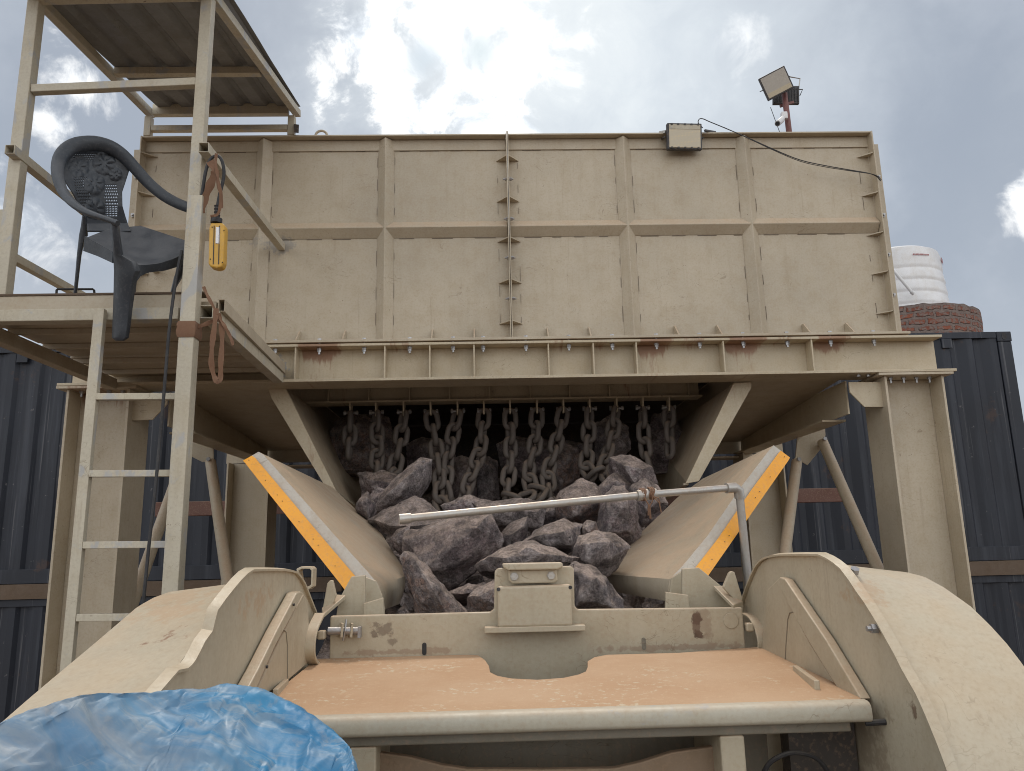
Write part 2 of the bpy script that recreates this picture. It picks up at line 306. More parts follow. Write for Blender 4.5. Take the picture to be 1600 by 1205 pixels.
# ------------------------------------------------------------------ mesh builder
V = Vector
class MB:
    def __init__(s): s.v = []; s.f = []
    def add(s, vs, fs):
        o = len(s.v); s.v += [V(p) for p in vs]; s.f += [tuple(i+o for i in f) for f in fs]; return s
    def box(s, x0, x1, y0, y1, z0, z1):
        return s.add([(x0,y0,z0),(x1,y0,z0),(x1,y1,z0),(x0,y1,z0),(x0,y0,z1),(x1,y0,z1),(x1,y1,z1),(x0,y1,z1)],
                     [(0,3,2,1),(4,5,6,7),(0,1,5,4),(1,2,6,5),(2,3,7,6),(3,0,4,7)])
    def prism(s, poly, vec):
        poly = [V(p) for p in poly]; vec = V(vec); n = len(poly)
        nrm = sum(((poly[i]-poly[0]).cross(poly[(i+1) % n]-poly[0]) for i in range(1, n-1)), V())
        if nrm.dot(vec) > 0: poly = poly[::-1]
        vs = poly + [p+vec for p in poly]
        fs = [tuple(range(n)), tuple(range(2*n-1, n-1, -1))] + [(i, n+i, n+(i+1) % n, (i+1) % n)[::-1][::-1] for i in range(n)]
        fs = fs[:2] + [((i+1) % n, i, n+i, n+(i+1) % n) for i in range(n)]
        return s.add(vs, fs)
    def bar(s, a, b, w, h, upv=(0, 0, 1)):
        a, b = V(a), V(b); d = (b-a).normalized(); sd = d.cross(V(upv))
        if sd.length < 1e-4: sd = d.cross(V((1, 0, 0)))
        sd.normalize(); u = sd.cross(d)
        vs = [p + sd*(w/2*i) + u*(h/2*j) for p in (a, b) for i, j in ((-1,-1),(1,-1),(1,1),(-1,1))]
        return s.add(vs, [(0,3,2,1),(4,5,6,7),(0,1,5,4),(1,2,6,5),(2,3,7,6),(3,0,4,7)])
    def hollow(s, a, b, w, h, th=.004, upv=(0, 0, 1)):   # square tube with open ends
        a, b = V(a), V(b); d = (b-a).normalized(); sd = d.cross(V(upv)).normalized(); u = sd.cross(d)
        vs = []
        for p in (a, b):
            for k in (0, th):
                vs += [p + sd*((w/2-k)*i) + u*((h/2-k)*j) for i, j in ((-1,-1),(1,-1),(1,1),(-1,1))]
        fs = []
        for i in range(4):
            j = (i+1) % 4
            fs += [(i, j, 8+j, 8+i), (4+j, 4+i, 12+i, 12+j), (j, i, 4+i, 4+j), (8+i, 8+j, 12+j, 12+i)]
        return s.add(vs, fs)
    def tube(s, pts, r, seg=10, caps=True, flat=1.0, upv=None):
        pts = [V(p) for p in pts]; n = len(pts); rs = r if isinstance(r, (list, tuple)) else [r]*n
        o = len(s.v); pu = None
        for i, p in enumerate(pts):
            d = (pts[min(i+1, n-1)]-pts[max(i-1, 0)]).normalized()
            if upv is not None: pu = V(upv)
            elif pu is None: pu = V((0, 0, 1)) if abs(d.z) < .9 else V((1, 0, 0))
            a = d.cross(pu)
            if a.length < 1e-5: a = d.cross(V((.3, 1, .2)))
            a.normalize(); b = a.cross(d); pu = b
            for k in range(seg):
                th = 2*math.pi*k/seg
                s.v.append(p + a*(math.cos(th)*rs[i]) + b*(math.sin(th)*rs[i]*flat))
        for i in range(n-1):
            for k in range(seg):
                k2 = (k+1) % seg
                s.f.append((o+i*seg+k, o+i*seg+k2, o+(i+1)*seg+k2, o+(i+1)*seg+k))
        if caps:
            s.f.append(tuple(o+k for k in range(seg))[::-1]); s.f.append(tuple(o+(n-1)*seg+k for k in range(seg)))
        return s
    def cyl(s, a, b, r, seg=12): return s.tube([a, b], r, seg)
    def rev(s, c, prof, seg=48):
        c = V(c); o = len(s.v); n = len(prof)
        for r, z in prof:
            for k in range(seg): s.v.append(c+V((r*math.cos(2*math.pi*k/seg), r*math.sin(2*math.pi*k/seg), z)))
        for i in range(n-1):
            for k in range(seg):
                k2 = (k+1) % seg; s.f.append((o+i*seg+k, o+i*seg+k2, o+(i+1)*seg+k2, o+(i+1)*seg+k))
        s.f.append(tuple(o+k for k in range(seg))[::-1]); s.f.append(tuple(o+(n-1)*seg+k for k in range(seg)))
        return s
    def grid(s, rows):
        o = len(s.v); m = len(rows[0])
        for r in rows: s.v += [V(p) for p in r]
        for i in range(len(rows)-1):
            for j in range(m-1): s.f.append((o+i*m+j, o+i*m+j+1, o+(i+1)*m+j+1, o+(i+1)*m+j))
        return s
    def sheet(s, rows, th, side=1):
        """grid given thickness along its normals"""
        n0 = len(rows); m = len(rows[0]); P = [[V(p) for p in r] for r in rows]; Q = []
        for i in range(n0):
            q = []
            for j in range(m):
                a = P[min(i+1, n0-1)][j]-P[max(i-1, 0)][j]; b = P[i][min(j+1, m-1)]-P[i][max(j-1, 0)]
                nn = a.cross(b); nn = nn.normalized() if nn.length > 1e-9 else V((0, 0, 1))
                q.append(P[i][j]+nn*th*side)
            Q.append(q)
        o = len(s.v); s.grid(P); o2 = len(s.v); s.grid(Q)
        L = [(i, 0) for i in range(n0)] + [(n0-1, j) for j in range(1, m)] + [(i, m-1) for i in range(n0-2, -1, -1)] + [(0, j) for j in range(m-2, 0, -1)]
        for k in range(len(L)):
            a, b = L[k], L[(k+1) % len(L)]
            s.f.append((o+a[0]*m+a[1], o+b[0]*m+b[1], o2+b[0]*m+b[1], o2+a[0]*m+a[1]))
        return s
    def build(s, name, mat, parent=None, bevel=0, smooth=False, label=None, sub=0, extra=None):
        if parent is None:
            xs = [p.x for p in s.v]; ys = [p.y for p in s.v]
            org = V(((min(xs)+max(xs))/2, (min(ys)+max(ys))/2, min(p.z for p in s.v)))
        else: org = ROOT[parent.name]
        nf0 = len(s.f)
        if extra: s.add(extra[0].v, extra[0].f)
        me = bpy.data.meshes.new(name); me.from_pydata([p-org for p in s.v], [], s.f); me.update()
        if extra:
            me.materials.append(mat); me.materials.append(extra[1])
            for p in me.polygons: p.material_index = int(p.index >= nf0)
        bm = bmesh.new(); bm.from_mesh(me); bmesh.ops.recalc_face_normals(bm, faces=bm.faces)
        if smooth:
            for fc in bm.faces: fc.smooth = True
            for e in bm.edges:
                if len(e.link_faces) == 2 and e.calc_face_angle(0) > R(38): e.smooth = False
        bm.to_mesh(me); bm.free()
        if not extra: me.materials.append(mat)
        o = bpy.data.objects.new(name, me); COL.objects.link(o); ROOT[o.name] = org
        if parent is None: o.location = org+V((0, 0, EYE))
        else: o.parent = parent
        if bevel:
            md = o.modifiers.new('bevel', 'BEVEL'); md.width = bevel; md.segments = 2; md.limit_method = 'ANGLE'; md.angle_limit = R(40); md.harden_normals = False
        if sub:
            md = o.modifiers.new('sub', 'SUBSURF'); md.levels = sub; md.render_levels = sub
        if label: o['label'] = label
        return o
ROOT = {}
def smooth_path(P, w, k=3):
    o_, ww = [], []
    for i in range(len(P)-1):
        p = [P[max(i-1, 0)], P[i], P[i+1], P[min(i+2, len(P)-1)]]
        for j in range(k):
            u = j/k
            o_.append(.5*((2*p[1])+(p[2]-p[0])*u+(2*p[0]-5*p[1]+4*p[2]-p[3])*u*u+(3*p[1]-p[0]-3*p[2]+p[3])*u**3)); ww.append(w[i]+(w[i+1]-w[i])*u)
    return o_+[P[-1]], ww+[w[-1]]
def tag(o, label, cat, group=None):
    o['label'] = label; o['category'] = cat
    if group: o['group'] = group
    return o
def thing(name, label, cat, loc, group=None):
    o = bpy.data.objects.new(name, None); COL.objects.link(o); o.empty_display_size = .1
    loc = V(loc); o.location = loc+V((0, 0, EYE)); ROOT[o.name] = loc
    return tag(o, label, cat, group)
def dup(o, off, parent=None):
    c = o.copy(); COL.objects.link(c); c.parent = parent or o.parent; c.location = o.location+V(off); ROOT[c.name] = ROOT[o.name]
    return c
def hexnut(mb, c, axis, r, h):
    axis = V(axis).normalized(); c = V(c); return mb.tube([c, c+axis*h], r, 6)

# ================================================================== SETTING
g = MB(); Gz = -EYE
rows = [[(x, y, Gz) for x in (-4000, -60, -15, 15, 60, 4000)] for y in (-4000, -60, -12, 30, 80, 4000)]
o = g.grid(rows).build('ground', MGROUND); o['kind'] = 'structure'; o['label'] = 'bare reddish earth of the yard'

# ================================================================== CONTAINERS (two forty-foot boxes, one on the other)
def container(name, label, z0, z1):
    x0, x1, y0, y1 = -6.09, 6.09, 8.5, 10.94
    r = thing(name, label, 'shipping container', (0, (y0+y1)/2, z0), 'blue shipping containers stacked behind the hopper')
    # corrugated long side
    xs = []; x = x0+.17; ph = 0
    prof = [(.0, 0), (.07, 0), (.105, .036), (.175, .036), (.21, 0)]
    pts = []
    while x < x1-.36:
        for dx, dy in prof[:-1]: pts.append((x+dx, y0+.012+dy))
        x += .28
        pts.append((x-.001, y0+.012))
    pts.append((x1-.17, y0+.012))
    rows = [[(px, py, z) for px, py in pts] for z in (z0+.15, z1-.07)]
    MB().grid(rows).build('side_panel', MCONT, r)
    rows = [[(px, y1-.012, z) for px, py in pts] for z in (z0+.15, z1-.07)]
    MB().grid(rows).build('side_panel', MCONT, r)
    MB().box(x0+.05, x1-.05, y0+.03, y1-.03, z1-.04, z1-.005).build('roof', MCONT, r)
    MB().box(x0+.01, x0+.05, y0+.16, y1-.16, z0+.12, z1-.1).build('end_panel', MCONT, r)
    MB().box(x1-.05, x1-.01, y0+.16, y1-.16, z0+.12, z1-.1).build('end_panel', MCONT, r)
    for yy in (y0, y1-.07):
        MB().box(x0+.17, x1-.17, yy, yy+.07, z1-.075, z1).build('top_rail', MCONT, r, .004)
        MB().box(x0+.17, x1-.17, yy, yy+.07, z0, z0+.15).build('bottom_rail', MCONT, r, .004)
    for xx in (x0, x1-.16):
        for yy in (y0, y1-.16):
            MB().box(xx, xx+.16, yy, yy+.16, z0+.12, z1-.12).build('corner_post', MCONT, r, .006)
            for zz in (z0, z1-.118):
                c = MB().box(xx-.006, xx+.168, yy-.006, yy+.168, zz, zz+.118)
                cc = c.build('corner_casting', MCONT, r, .008)
                if yy == y0: MB().tube([(xx+.08, yy-.009, zz+.06), (xx+.08, yy+.002, zz+.06)], .03, 12, flat=1.4).build('casting_hole', MBLK, cc)
    # door-holding lugs under the top rail
    for xx in ((-5.2, 5.33) if z0 > -1 else ()):
        MB().box(xx-.07, xx+.05, y0-.010, y0+.012, z1-.19, z1-.078).build('lashing_plate', MCONT, r, .004)
    return r
container('shipping_container', 'faded dark blue corrugated container, the upper of the stack behind the hopper', -.31, 2.285)
container('shipping_container', 'dark blue corrugated container at the bottom of the stack, under timber bearers', -EYE+.0, -.47)
for (xa, xb, zo, lab) in ((-6.0, -1.6, 0, 'long weathered timber bearer between the stacked containers at the left'), (1.75, 6.05, 0, 'long weathered timber bearer between the stacked containers at the right')):
    mb = MB(); n = 26
    rows = []
    for k in range(n+1):
        x = xa+(xb-xa)*k/n; j = lambda s: noise.noise((x*1.7, s, 3.3))*.012
        rows.append([(x, 8.47+j(1), -.466), (x, 8.47+j(2), -.315+j(3)*.3), (x, 8.72, -.315), (x, 8.72, -.466), (x, 8.47+j(1), -.466)])
    o = mb.grid(rows).add(rows[0][:4], [(0, 1, 2, 3)]).add(rows[-1][:4], [(0, 1, 2, 3)]).build('timber_bearer', MTIM); tag(o, lab, 'timber', 'timber bearers between the containers')

# ================================================================== WATER TANK ON BRICK TOWER, MAST WITH LAMPS
tw = MB(); seg = 64
prof = []
for i in range(15):
    prof.append(i)
rows = []
for zz in np.linspace(-EYE, 3.09, 40):
    row = []
    for k in range(seg+1):
        a = 2*math.pi*(k % seg)/seg
        rr = 1.06 + noise.noise((math.cos(a)*6, math.sin(a)*6, zz*7))*.018
        row.append((6.19+rr*math.cos(a), 11+rr*math.sin(a), zz + (noise.noise((a*7, 2, 1))*.03 if zz > 3.08 else 0)))
    rows.append(row)
tw.grid(rows); tw.add(rows[-1][:-1], [tuple(range(seg))])
tag(tw.build('brick_tower', MBRICK, smooth=True), 'round red brick tower with rough mortar carrying the white tank', 'brick tower')
tk = thing('water_tank', 'white ribbed plastic water tank standing on the round brick tower', 'water tank', (6.19, 11, 3.10))
p = [(.60, 0), (.705, .0), (.715, .03)]
for i in range(4):
    z = .10+.185*i; r0 = .705-.012*i
    p += [(r0+.006, z-.06), (r0+.004, z-.02), (r0-.005, z), (r0-.005, z+.015), (r0+.004, z+.035), (r0+.006, z+.07)]
p += [(.675, .80), (.67, .90), (.645, .985), (.56, 1.03), (.40, 1.06), (.36, 1.065)]
MB().rev((6.19, 11, 3.10), p, 72).build('tank_body', MWHT, tk, smooth=True)
MB().rev((6.19, 11, 4.162), [(.27, 0), (.27, .05), (.24, .075), (.05, .09)], 40).build('lid', MWHT, tk, smooth=True)
MB().rev((6.68, 10.86, 3.98), [(.13, 0), (.14, .10), (.12, .16), (.06, .19)], 24).build('shoulder_boss', MWHT, tk, smooth=True)
MB().tube([aY(1392, 418, 10.2), aY(1424, 456, 10.2)], .022, 10).build('inlet_pipe', MWHT, tk, smooth=True)
MB().tube([aY(1424, 456, 10.2), aY(1428, 459, 10.2)], .03, 10).build('pipe_cap', MWHT, tk, smooth=True)
# faint maker's lettering, as illegible in the photograph as here
MTXT = paint('faded_red_print', (.34, .10, .10), dust=.1, rust=0)
mb = MB()
a0 = -1.62
for k in range(13):
    a = a0+k*.029; w = random.uniform(.007, .011); rr = .683
    q = [(6.19+rr*math.cos(b), 11+rr*math.sin(b), 3.10+z) for b, z in ((a-w, .835), (a+w, .835), (a+w, .856), (a-w, .856))]
    mb.prism(q, V((math.cos(a), math.sin(a), 0))*.004)
mb.build('small_lettering', MTXT, tk)
mb = MB()
for k in range(4):
    a = -.72+k*.06; rr = .683
    q = [(6.19+rr*math.cos(b), 11+rr*math.sin(b), 3.10+z) for b, z in ((a-.022, .80), (a+.022, .80), (a+.022, .875-.02*(k % 2)), (a-.022, .875-.02*(k % 2)))]
    mb.prism(q, V((math.cos(a), math.sin(a), 0))*.004)
mb.build('red_lettering', MTXT, tk)

def flood(name, label, cpos, w, h, d, nrm, roll, lens, group=None, handle=True, cat='floodlight'):
    """slab LED floodlight: finned housing, bezel, lens, stirrup"""
    r = thing(name, label, cat, cpos, group)
    nrm = V(nrm).normalized(); sx = nrm.cross(V((0, 0, 1))).normalized()*-1; uy = sx.cross(nrm)*-1
    if uy.z < 0: uy = -uy
    c, s = math.cos(roll), math.sin(roll); ax, ay = sx*c+uy*s, -sx*s+uy*c
    C0 = V(cpos)
    def pt(u, v, n): return C0+ax*u+ay*v+nrm*n
    def slab(u0, u1, v0, v1, n0, n1): return MB().prism([pt(u0, v0, n0), pt(u1, v0, n0), pt(u1, v1, n0), pt(u0, v1, n0)], nrm*(n1-n0))
    slab(-w/2, w/2, -h/2, h/2, -d, 0).build('housing', MLAMP, r, .006)
    m = .05*w
    slab(-w/2+m, w/2-m, -h/2+m, h/2-m, 0, .004).build('lens', lens, r, .002)
    if lens is MLENS2:
        slab(-w/2+m*1.2, w/2-m*1.2, -h/2+m*1.2, -h/2+.26*h, .004, .006).build('reflector_band', MLENS, r)
    else:
        slab(-w/2+m*1.4, w/2-m*1.4, h/2-.24*h, h/2-m*1.4, .004, .006).build('driver_band', MPL, r)
        for u in np.linspace(-w*.38, w*.38, 5):
            for v in (-h/2+m*.9, h/2-m*.9): slab(u-.006, u+.006, v-.005, v+.005, .0, .009).build('bezel_clip', MLAMP, r)
    fins = MB()
    for k in range(9):
        u = -w/2+w*(k+.5)/9; b = slab(u-.003, u+.003, -h*.42, h*.42, -d-.02, -d); o_ = len(fins.v); fins.add(b.v, b.f)
    fins.build('heat_sink', MLAMP, r)
    st = MB().tube([pt(-w/2-.012, 0, -d/2), pt(-w/2-.012, .02, -d-.1), pt(w/2+.012, .02, -d-.1), pt(w/2+.012, 0, -d/2)], .006, 6)
    st.build('stirrup', MGALV if not handle else MLAMP, r)
    return r, pt
base = aY(1238, 206, 8.7)
mp = thing('lamp_mast', 'slim red oxide steel mast rising behind the hopper, two floodlights at its top', 'mast', (base.x, 8.7, 2.29))
MB().tube([(base.x, 8.7, 2.29), (base.x-.05, 8.7, 5.50)], .036, 14).build('pole', MPOLE, mp, smooth=True)
MB().box(base.x-.1, base.x+.1, 8.6, 8.8, 2.285, 2.30).build('base_plate', MPOLE, mp, .003)
MB().bar(aY(1219, 166, 8.78), aY(1240, 160, 8.78), .03, .03).build('cross_arm', MPOLE, mp)
ct = aY(1213, 130, 8.55)
flood('floodlight', 'square pale floodlight tilted on top of the red mast', ct, .34, .30, .045, (-.18, -.93, -.32), R(22), MLENS2, 'floodlights')
ct = aY(1227, 151, 8.90)
fl2, _ = flood('floodlight', 'dark floodlight seen from behind the tilted one on the mast', ct, .33, .24, .05, (.12, .98, .1), R(4), MLENS2, 'floodlights')
MB().tube([aY(1233, 120, 8.84), aY(1250, 123, 8.84), aY(1247, 146, 8.84)], .008, 6).build('stirrup', MGALV, fl2)
MB().tube([aY(1204, 168, 8.7), aY(1212, 190, 8.68), aY(1218, 206, 8.66)], .004, 6).build('lead', MBLK, fl2)
cm_ = thing('security_camera', 'small white bullet camera bracketed to the red mast', 'camera', aY(1219, 192, 8.6))
MB().box(*[v for ab in zip(aY(1223, 181, 8.62)-V((.02, .03, .05)), aY(1226, 181, 8.62)+V((.03, .03, .045))) for v in ab]).build('wall_bracket', MWHT, cm_, .01)
MB().tube([aY(1224, 183, 8.62), aY(1221, 188, 8.56), aY(1215, 193, 8.46)], [.022, .036, .036], 14).build('camera_body', MWHT, cm_, smooth=True)
MB().tube([aY(1215.2, 192.8, 8.465), aY(1214.6, 193.4, 8.45)], .026, 14).build('lens', MBLK, cm_, smooth=True)

# ================================================================== HOPPER
XC = .14; HL, HR = -2.108, 2.448; HY = 4.45; HZ0, HZ1 = 1.172, 2.508; HB = 7.25
hp = thing('feed_hopper', 'large cream ribbed steel feed hopper bolted on the frame above the crusher', 'hopper', (XC, 5.8, HZ0))
MB().box(HL, HR, HB, HB+.01, HZ0, HZ1).build('rear_wall', MPW, hp)
for x in (HL, HR-.01): MB().box(x, x+.01, HY+.01, HB-.002, HZ0, HZ1-.03).build('end_wall', MPW, hp)
# top angle
for x0, x1 in ((HL-.004, XC-.008), (XC+.008, HR+.004)):
    MB().box(x0, x1, HY-.058, HY-.002, HZ1-.008, HZ1+.002).build('top_flange', MPW, hp, .002)
    MB().box(x0, x1, HY-.009, HY-.0015, HZ1-.082, HZ1-.011).build('top_rail', MPW, hp, .002)
MB().box(HL-.06, HR+.06, HB+.012, HB+.07, HZ1-.012, HZ1).build('top_flange', MPW, hp, .002)
for s_, x in ((-1, HL), (1, HR)):
    MB().box(min(x, x+s_*.11), max(x, x+s_*.11), HY+.08, HB-.05, HZ1-.045, HZ1-.037).build('top_flange', MPW, hp, .002)
# ridge ribs (angle iron, corner out)
ribx = [-1.372, -.617, .872, 1.642]
rh = .052
for x in ribx:
    MB().prism([(x-.052, HY-.001, HZ0+.012), (x, HY-rh, HZ0+.012), (x+.052, HY-.001, HZ0+.012)], (0, 0, HZ1-.024-HZ0)).build('vertical_rib', MPW, hp, .004)
zr = 1.897
for x0, x1 in ((HL+.002, XC-.009), (XC+.009, HR-.002)):
    MB().prism([(x0, HY-.0015, zr-.055), (x0, HY-rh+.003, zr), (x0, HY-.0015, zr+.055)], (x1-x0, 0, 0)).build('horizontal_rib', MPW, hp, .004)
# centre joint flange: two plates face to face
for x in (XC-.0075, XC+.0015):
    MB().box(x, x+.006, HY-.085, HY-.001, HZ0+.006, HZ1+.006).build('joint_flange', MPW, hp, .0015)
gz = [aY(792, y, 4.42).z for y in (249, 313, 376, 441, 505)]
for z in gz:
    for s_ in (-1, 1):
        x = XC+s_*.0085
        MB().prism([(x, HY-.078, z), (x+s_*.062, HY-.002, z), (x, HY-.002, z)], (0, 0, .006)).build('gusset', MPW, hp)
bz = [aY(795, y, 4.39).z for y in (279, 341, 372, 402, 466)]
for i, z in enumerate(bz):
    if i == 2: continue
    b = MB(); hexnut(b, (XC+.008, HY-.05, z), (1, 0, 0), .011, .010); b.tube([(XC-.03, HY-.05, z), (XC+.034, HY-.05, z)], .0055, 8); hexnut(b, (XC-.0085, HY-.05, z), (-1, 0, 0), .011, .009); hexnut(b, (XC+.018, HY-.05, z), (1, 0, 0), .0095, .008)
    b.build('bolt', MBOLT, hp)
# end flanges with gussets and bolts
for s_, x in ((-1, HL), (1, HR)):
    MB().box(min(x, x+s_*.008), max(x, x+s_*.008), HY-.07, HY-.0015, HZ0+.006, HZ1-.002).build('end_flange', MPW, hp, .0015)
    xa = x+s_*.010
    MB().box(min(xa, xa+s_*.075), max(xa, xa+s_*.075), HY+.022, HY+.03, HZ0+.006, HZ1-.045).build('corner_flange', MPW, hp, .0015)
    xb = x-s_*.002
    for y in (243, 304, 366, 427, 489):
        z = aY(1375 if s_ > 0 else 213, y, 4.42).z
        MB().prism([(xb, HY-.066, z), (xb-s_*.075, HY-.002, z), (xb, HY-.002, z)], (0, 0, .006)).build('gusset', MPW, hp)
    for y in (275, 335, 397, 460):
        z = aY(1378 if s_ > 0 else 213, y, 4.45).z; b = MB(); hexnut(b, (x+s_*.055, HY+.0215, z), (0, -1, 0), .013, .012); b.tube([(x+s_*.055, HY+.012, z), (x+s_*.055, HY-.004, z)], .007, 8)
        b.build('bolt', MBOLT, hp)
# bottom flange and fins
MB().box(HL-.03, HR+.05, HY-.13, HY-.002, HZ0-.014, HZ0+.002).build('bottom_flange', MPW, hp, .002)
fin = None
for px in (465, 537, 675, 741, 856, 922, 1058, 1125, 1262, 1330):
    x = aY(px, 520, 4.38).x
    f_ = MB().prism([(x-.004, HY-.115, HZ0+.003), (x-.004, HY-.003, HZ0+.003), (x-.004, HY-.003, HZ0+.085), (x-.004, HY-.025, HZ0+.085)], (.008, 0, 0)).build('fin', MPW, hp)
# intermittent weld gaps along the ribs' toes
wds = [MB(), MB()]; wd = wds[0]
def dash_h(x0, x1, z):
    x = x0+.03
    while x < x1-.05:
        L = random.uniform(.05, .14); wd.box(x, min(x+L, x1), HY-.0035, HY, z-.0011, z+.0011); x += L+random.uniform(.06, .15)
def dash_v(x, z0, z1):
    z = z0+.02
    while z < z1-.04:
        L = random.uniform(.03, .10); wd.box(x-.0008, x+.0008, HY-.0035, HY, z, min(z+L, z1)); z += L+random.uniform(.08, .16)
cols = [HL+.06, -1.372, -.617, XC, .872, 1.642, HR-.07]
for i in range(6):
    a = cols[i]+(.054 if i else .01); b = cols[i+1]-(.054 if i < 5 else 0)
    if i == 2: b -= .01
    if i == 3: a += .01
    wd = wds[i > 2]
    dash_h(a, b, HZ1-.0835); dash_h(a, b, zr-.0568)
    dash_v(a, HZ0+.1, zr-.1); dash_v(a, zr+.08, HZ1-.12); dash_v(b, HZ0+.1, zr-.1); dash_v(b, zr+.08, HZ1-.12)
MB().box(HL, XC-.006, HY, HY+.008, HZ0, HZ1).build('front_wall', MPW, hp, extra=(wds[0], MWELD))
MB().box(XC+.006, HR, HY, HY+.008, HZ0, HZ1).build('front_wall', MPW, hp, extra=(wds[1], MWELD))
# scuffed grey repair where the handrail is welded on
SC = paint('scorched_paint', (.30, .28, .26), dust=.2, rust=.6)
# lifting eye
ec = aY(502, 212, 4.47); pts = [(ec.x+.036*math.cos(a), 4.47, HZ1+.040+.034*math.sin(a)) for a in np.linspace(-.4, math.pi+.4, 14)]
MB().tube(pts, .008, 8).box(ec.x-.045, ec.x+.045, 4.46, 4.48, HZ1-.02, HZ1+.030).build('lifting_eye', MPW, hp, smooth=True)
# unseen ore added inside the hopper (only its mass matters: it keeps the outlet dark)
rows = [[(x, y, 1.9+.16*noise.noise((x*2.2, y*2.2, 0))+.08*noise.noise((x*6, y*6, 3))) for x in np.linspace(HL+.012, HR-.012, 60)] for y in np.linspace(HY+.012, HB-.004, 40)]
o = MB().grid(rows).build('ore_heap', MROCK[0]); o['kind'] = 'stuff'; o['label'] = 'unseen broken ore added in the feed hopper to keep the outlet dark'

# ================================================================== SUPPORT FRAME
fr = thing('support_frame', 'cream steel frame of beams and posts carrying the feed hopper', 'steel frame', (XC, 5.4, -EYE))
BX0, BX1 = -2.40, 2.675; BZ0, BZ1 = .926, 1.142
MB().box(BX0, BX1, 4.40, 4.410, BZ0+.013, BZ1-.013).build('beam_web', MPB, fr)
MB().box(BX0, BX1, 4.305, 4.505, BZ1-.012, BZ1+.003).build('beam_flange', MPB, fr, .002)
MB().box(BX0-.03, 2.73, 4.298, 4.512, BZ0-.004, BZ0+.012).build('beam_flange', MPB, fr, .002)
for px in (463, 602, 672, 741, 857, 927, 994, 1130, 1268):
    x = aY(px, 565, 4.34).x
    MB().box(x-.004, x+.004, 4.312, 4.399, BZ0+.0125, BZ1-.0125).build('stiffener', MPB, fr)
for px in (430, 499, 569, 640, 708, 755, 822, 889, 957, 1026, 1094, 1162, 1231, 1299, 1367):
    x = aY(px, 540, 4.34).x; b = MB()
    hexnut(b, (x, 4.345, BZ1-.0125), (0, 0, -1), .0135, .013); hexnut(b, (x, 4.345, BZ1-.0265), (0, 0, -1), .0115, .011); b.tube([(x, 4.345, HZ0+.010), (x, 4.345, BZ1-.05)], .007, 8); hexnut(b, (x, 4.345, HZ0+.0025), (0, 0, 1), .0125, .011)
    b.build('bolt', MBOLT, fr)
def post(x0, x1, y0, y1, ztop, mat=MPOST):
    pr = MB()
    ym = (y0+y1)/2
    pr.box(x0, x0+.014, y0, y1, -EYE, ztop); pr.box(x1-.014, x1, y0, y1, -EYE, ztop)
    pr.box(x0+.0145, x1-.0145, ym-.005, ym+.005, -EYE, ztop-.001)
    o = pr.build('post', mat, fr, .002)
    MB().box(x0-.06, x1+.06, y0-.06, y1+.06, -EYE, -EYE+.025).build('foot_plate', mat, o, .003)
    return o
for x0, x1 in ((-2.388, -2.035), (2.312, 2.665)):
    o = post(x0, x1, 4.33, 4.60, BZ0-.021)
    MB().box(x0-.045, x1+.045, 4.300, 4.62, BZ0-.020, BZ0-.005).build('cap_plate', MPOST, o, .002)
    for k in range(4):
        x = x0+.06+k*(x1-x0-.12)/3; b = MB(); hexnut(b, (x, 4.375, BZ0-.0205), (0, 0, -1), .013, .012); b.tube([(x, 4.375, BZ0-.03), (x, 4.375, BZ0-.055)], .007, 8); b.build('bolt', MBOLT, o)
q = [aY(*p, 4.38) for p in ((1326, 597), (1382, 597), (1382, 636), (1351, 636), (1328, 613))]
MB().prism(q, (0, .012, 0)).build('corner_gusset', MPB, fr, .002)
MB().prism([V((2*XC-p.x, p.y, p.z)) for p in q], (0, .012, 0)).build('corner_gusset', MPB, fr, .002)
for px in (1342, 1357):
    x = aY(px, 600, 4.36).x; b = MB(); hexnut(b, (x, 4.352, BZ0-.0055), (0, 0, -1), .012, .012); b.build('bolt', MBOLT, fr)
# longitudinal beams, rear posts, rear beam
for s_ in (-1, 1):
    xm = XC+s_*2.0
    MB().box(xm-.005, xm+.005, 4.455, 6.45, .705, .905).build('side_beam_web', MPB, fr)
    MB().box(xm-.075, xm+.075, 4.66, 6.45, .690, .703).build('side_beam_flange', MPB, fr, .002)
for x0, x1 in ((-2.13, -1.79), (2.09, 2.43)): post(x0, x1, 6.28, 6.55, .688, MP)
for xa, xb in ((-2.2, -1.10), (1.40, 2.5)):
    MB().box(xa, xb, 6.47, 6.485, .70, .93).build('rear_beam_web', MP, fr)
    MB().box(max(xa, -1.785), min(xb, 2.085), 6.36, 6.56, .655, .668).build('rear_beam_flange', MP, fr, .002)
# floor sheets of the hopper seen from below
for x0, x1 in ((-1.853, -1.21), (1.49, 2.133)):
    MB().prism([(x0, 4.515, .925), (x1, 4.515, .925), (x1, 6.46, .80), (x0, 6.46, .80)], (0, 0, .012)).build('floor_sheet', MP, fr)
MB().box(-1.25, 1.53, 4.515, 7.2, 1.06, 1.07).build('floor_sheet', MDARK, fr)  # dark sheet added over the outlet to keep its inside dark
for x in (-1.262, 1.532): MB().box(x, x+.01, 4.515, 7.2, .93, 1.058).build('outlet_wall', MP, fr)
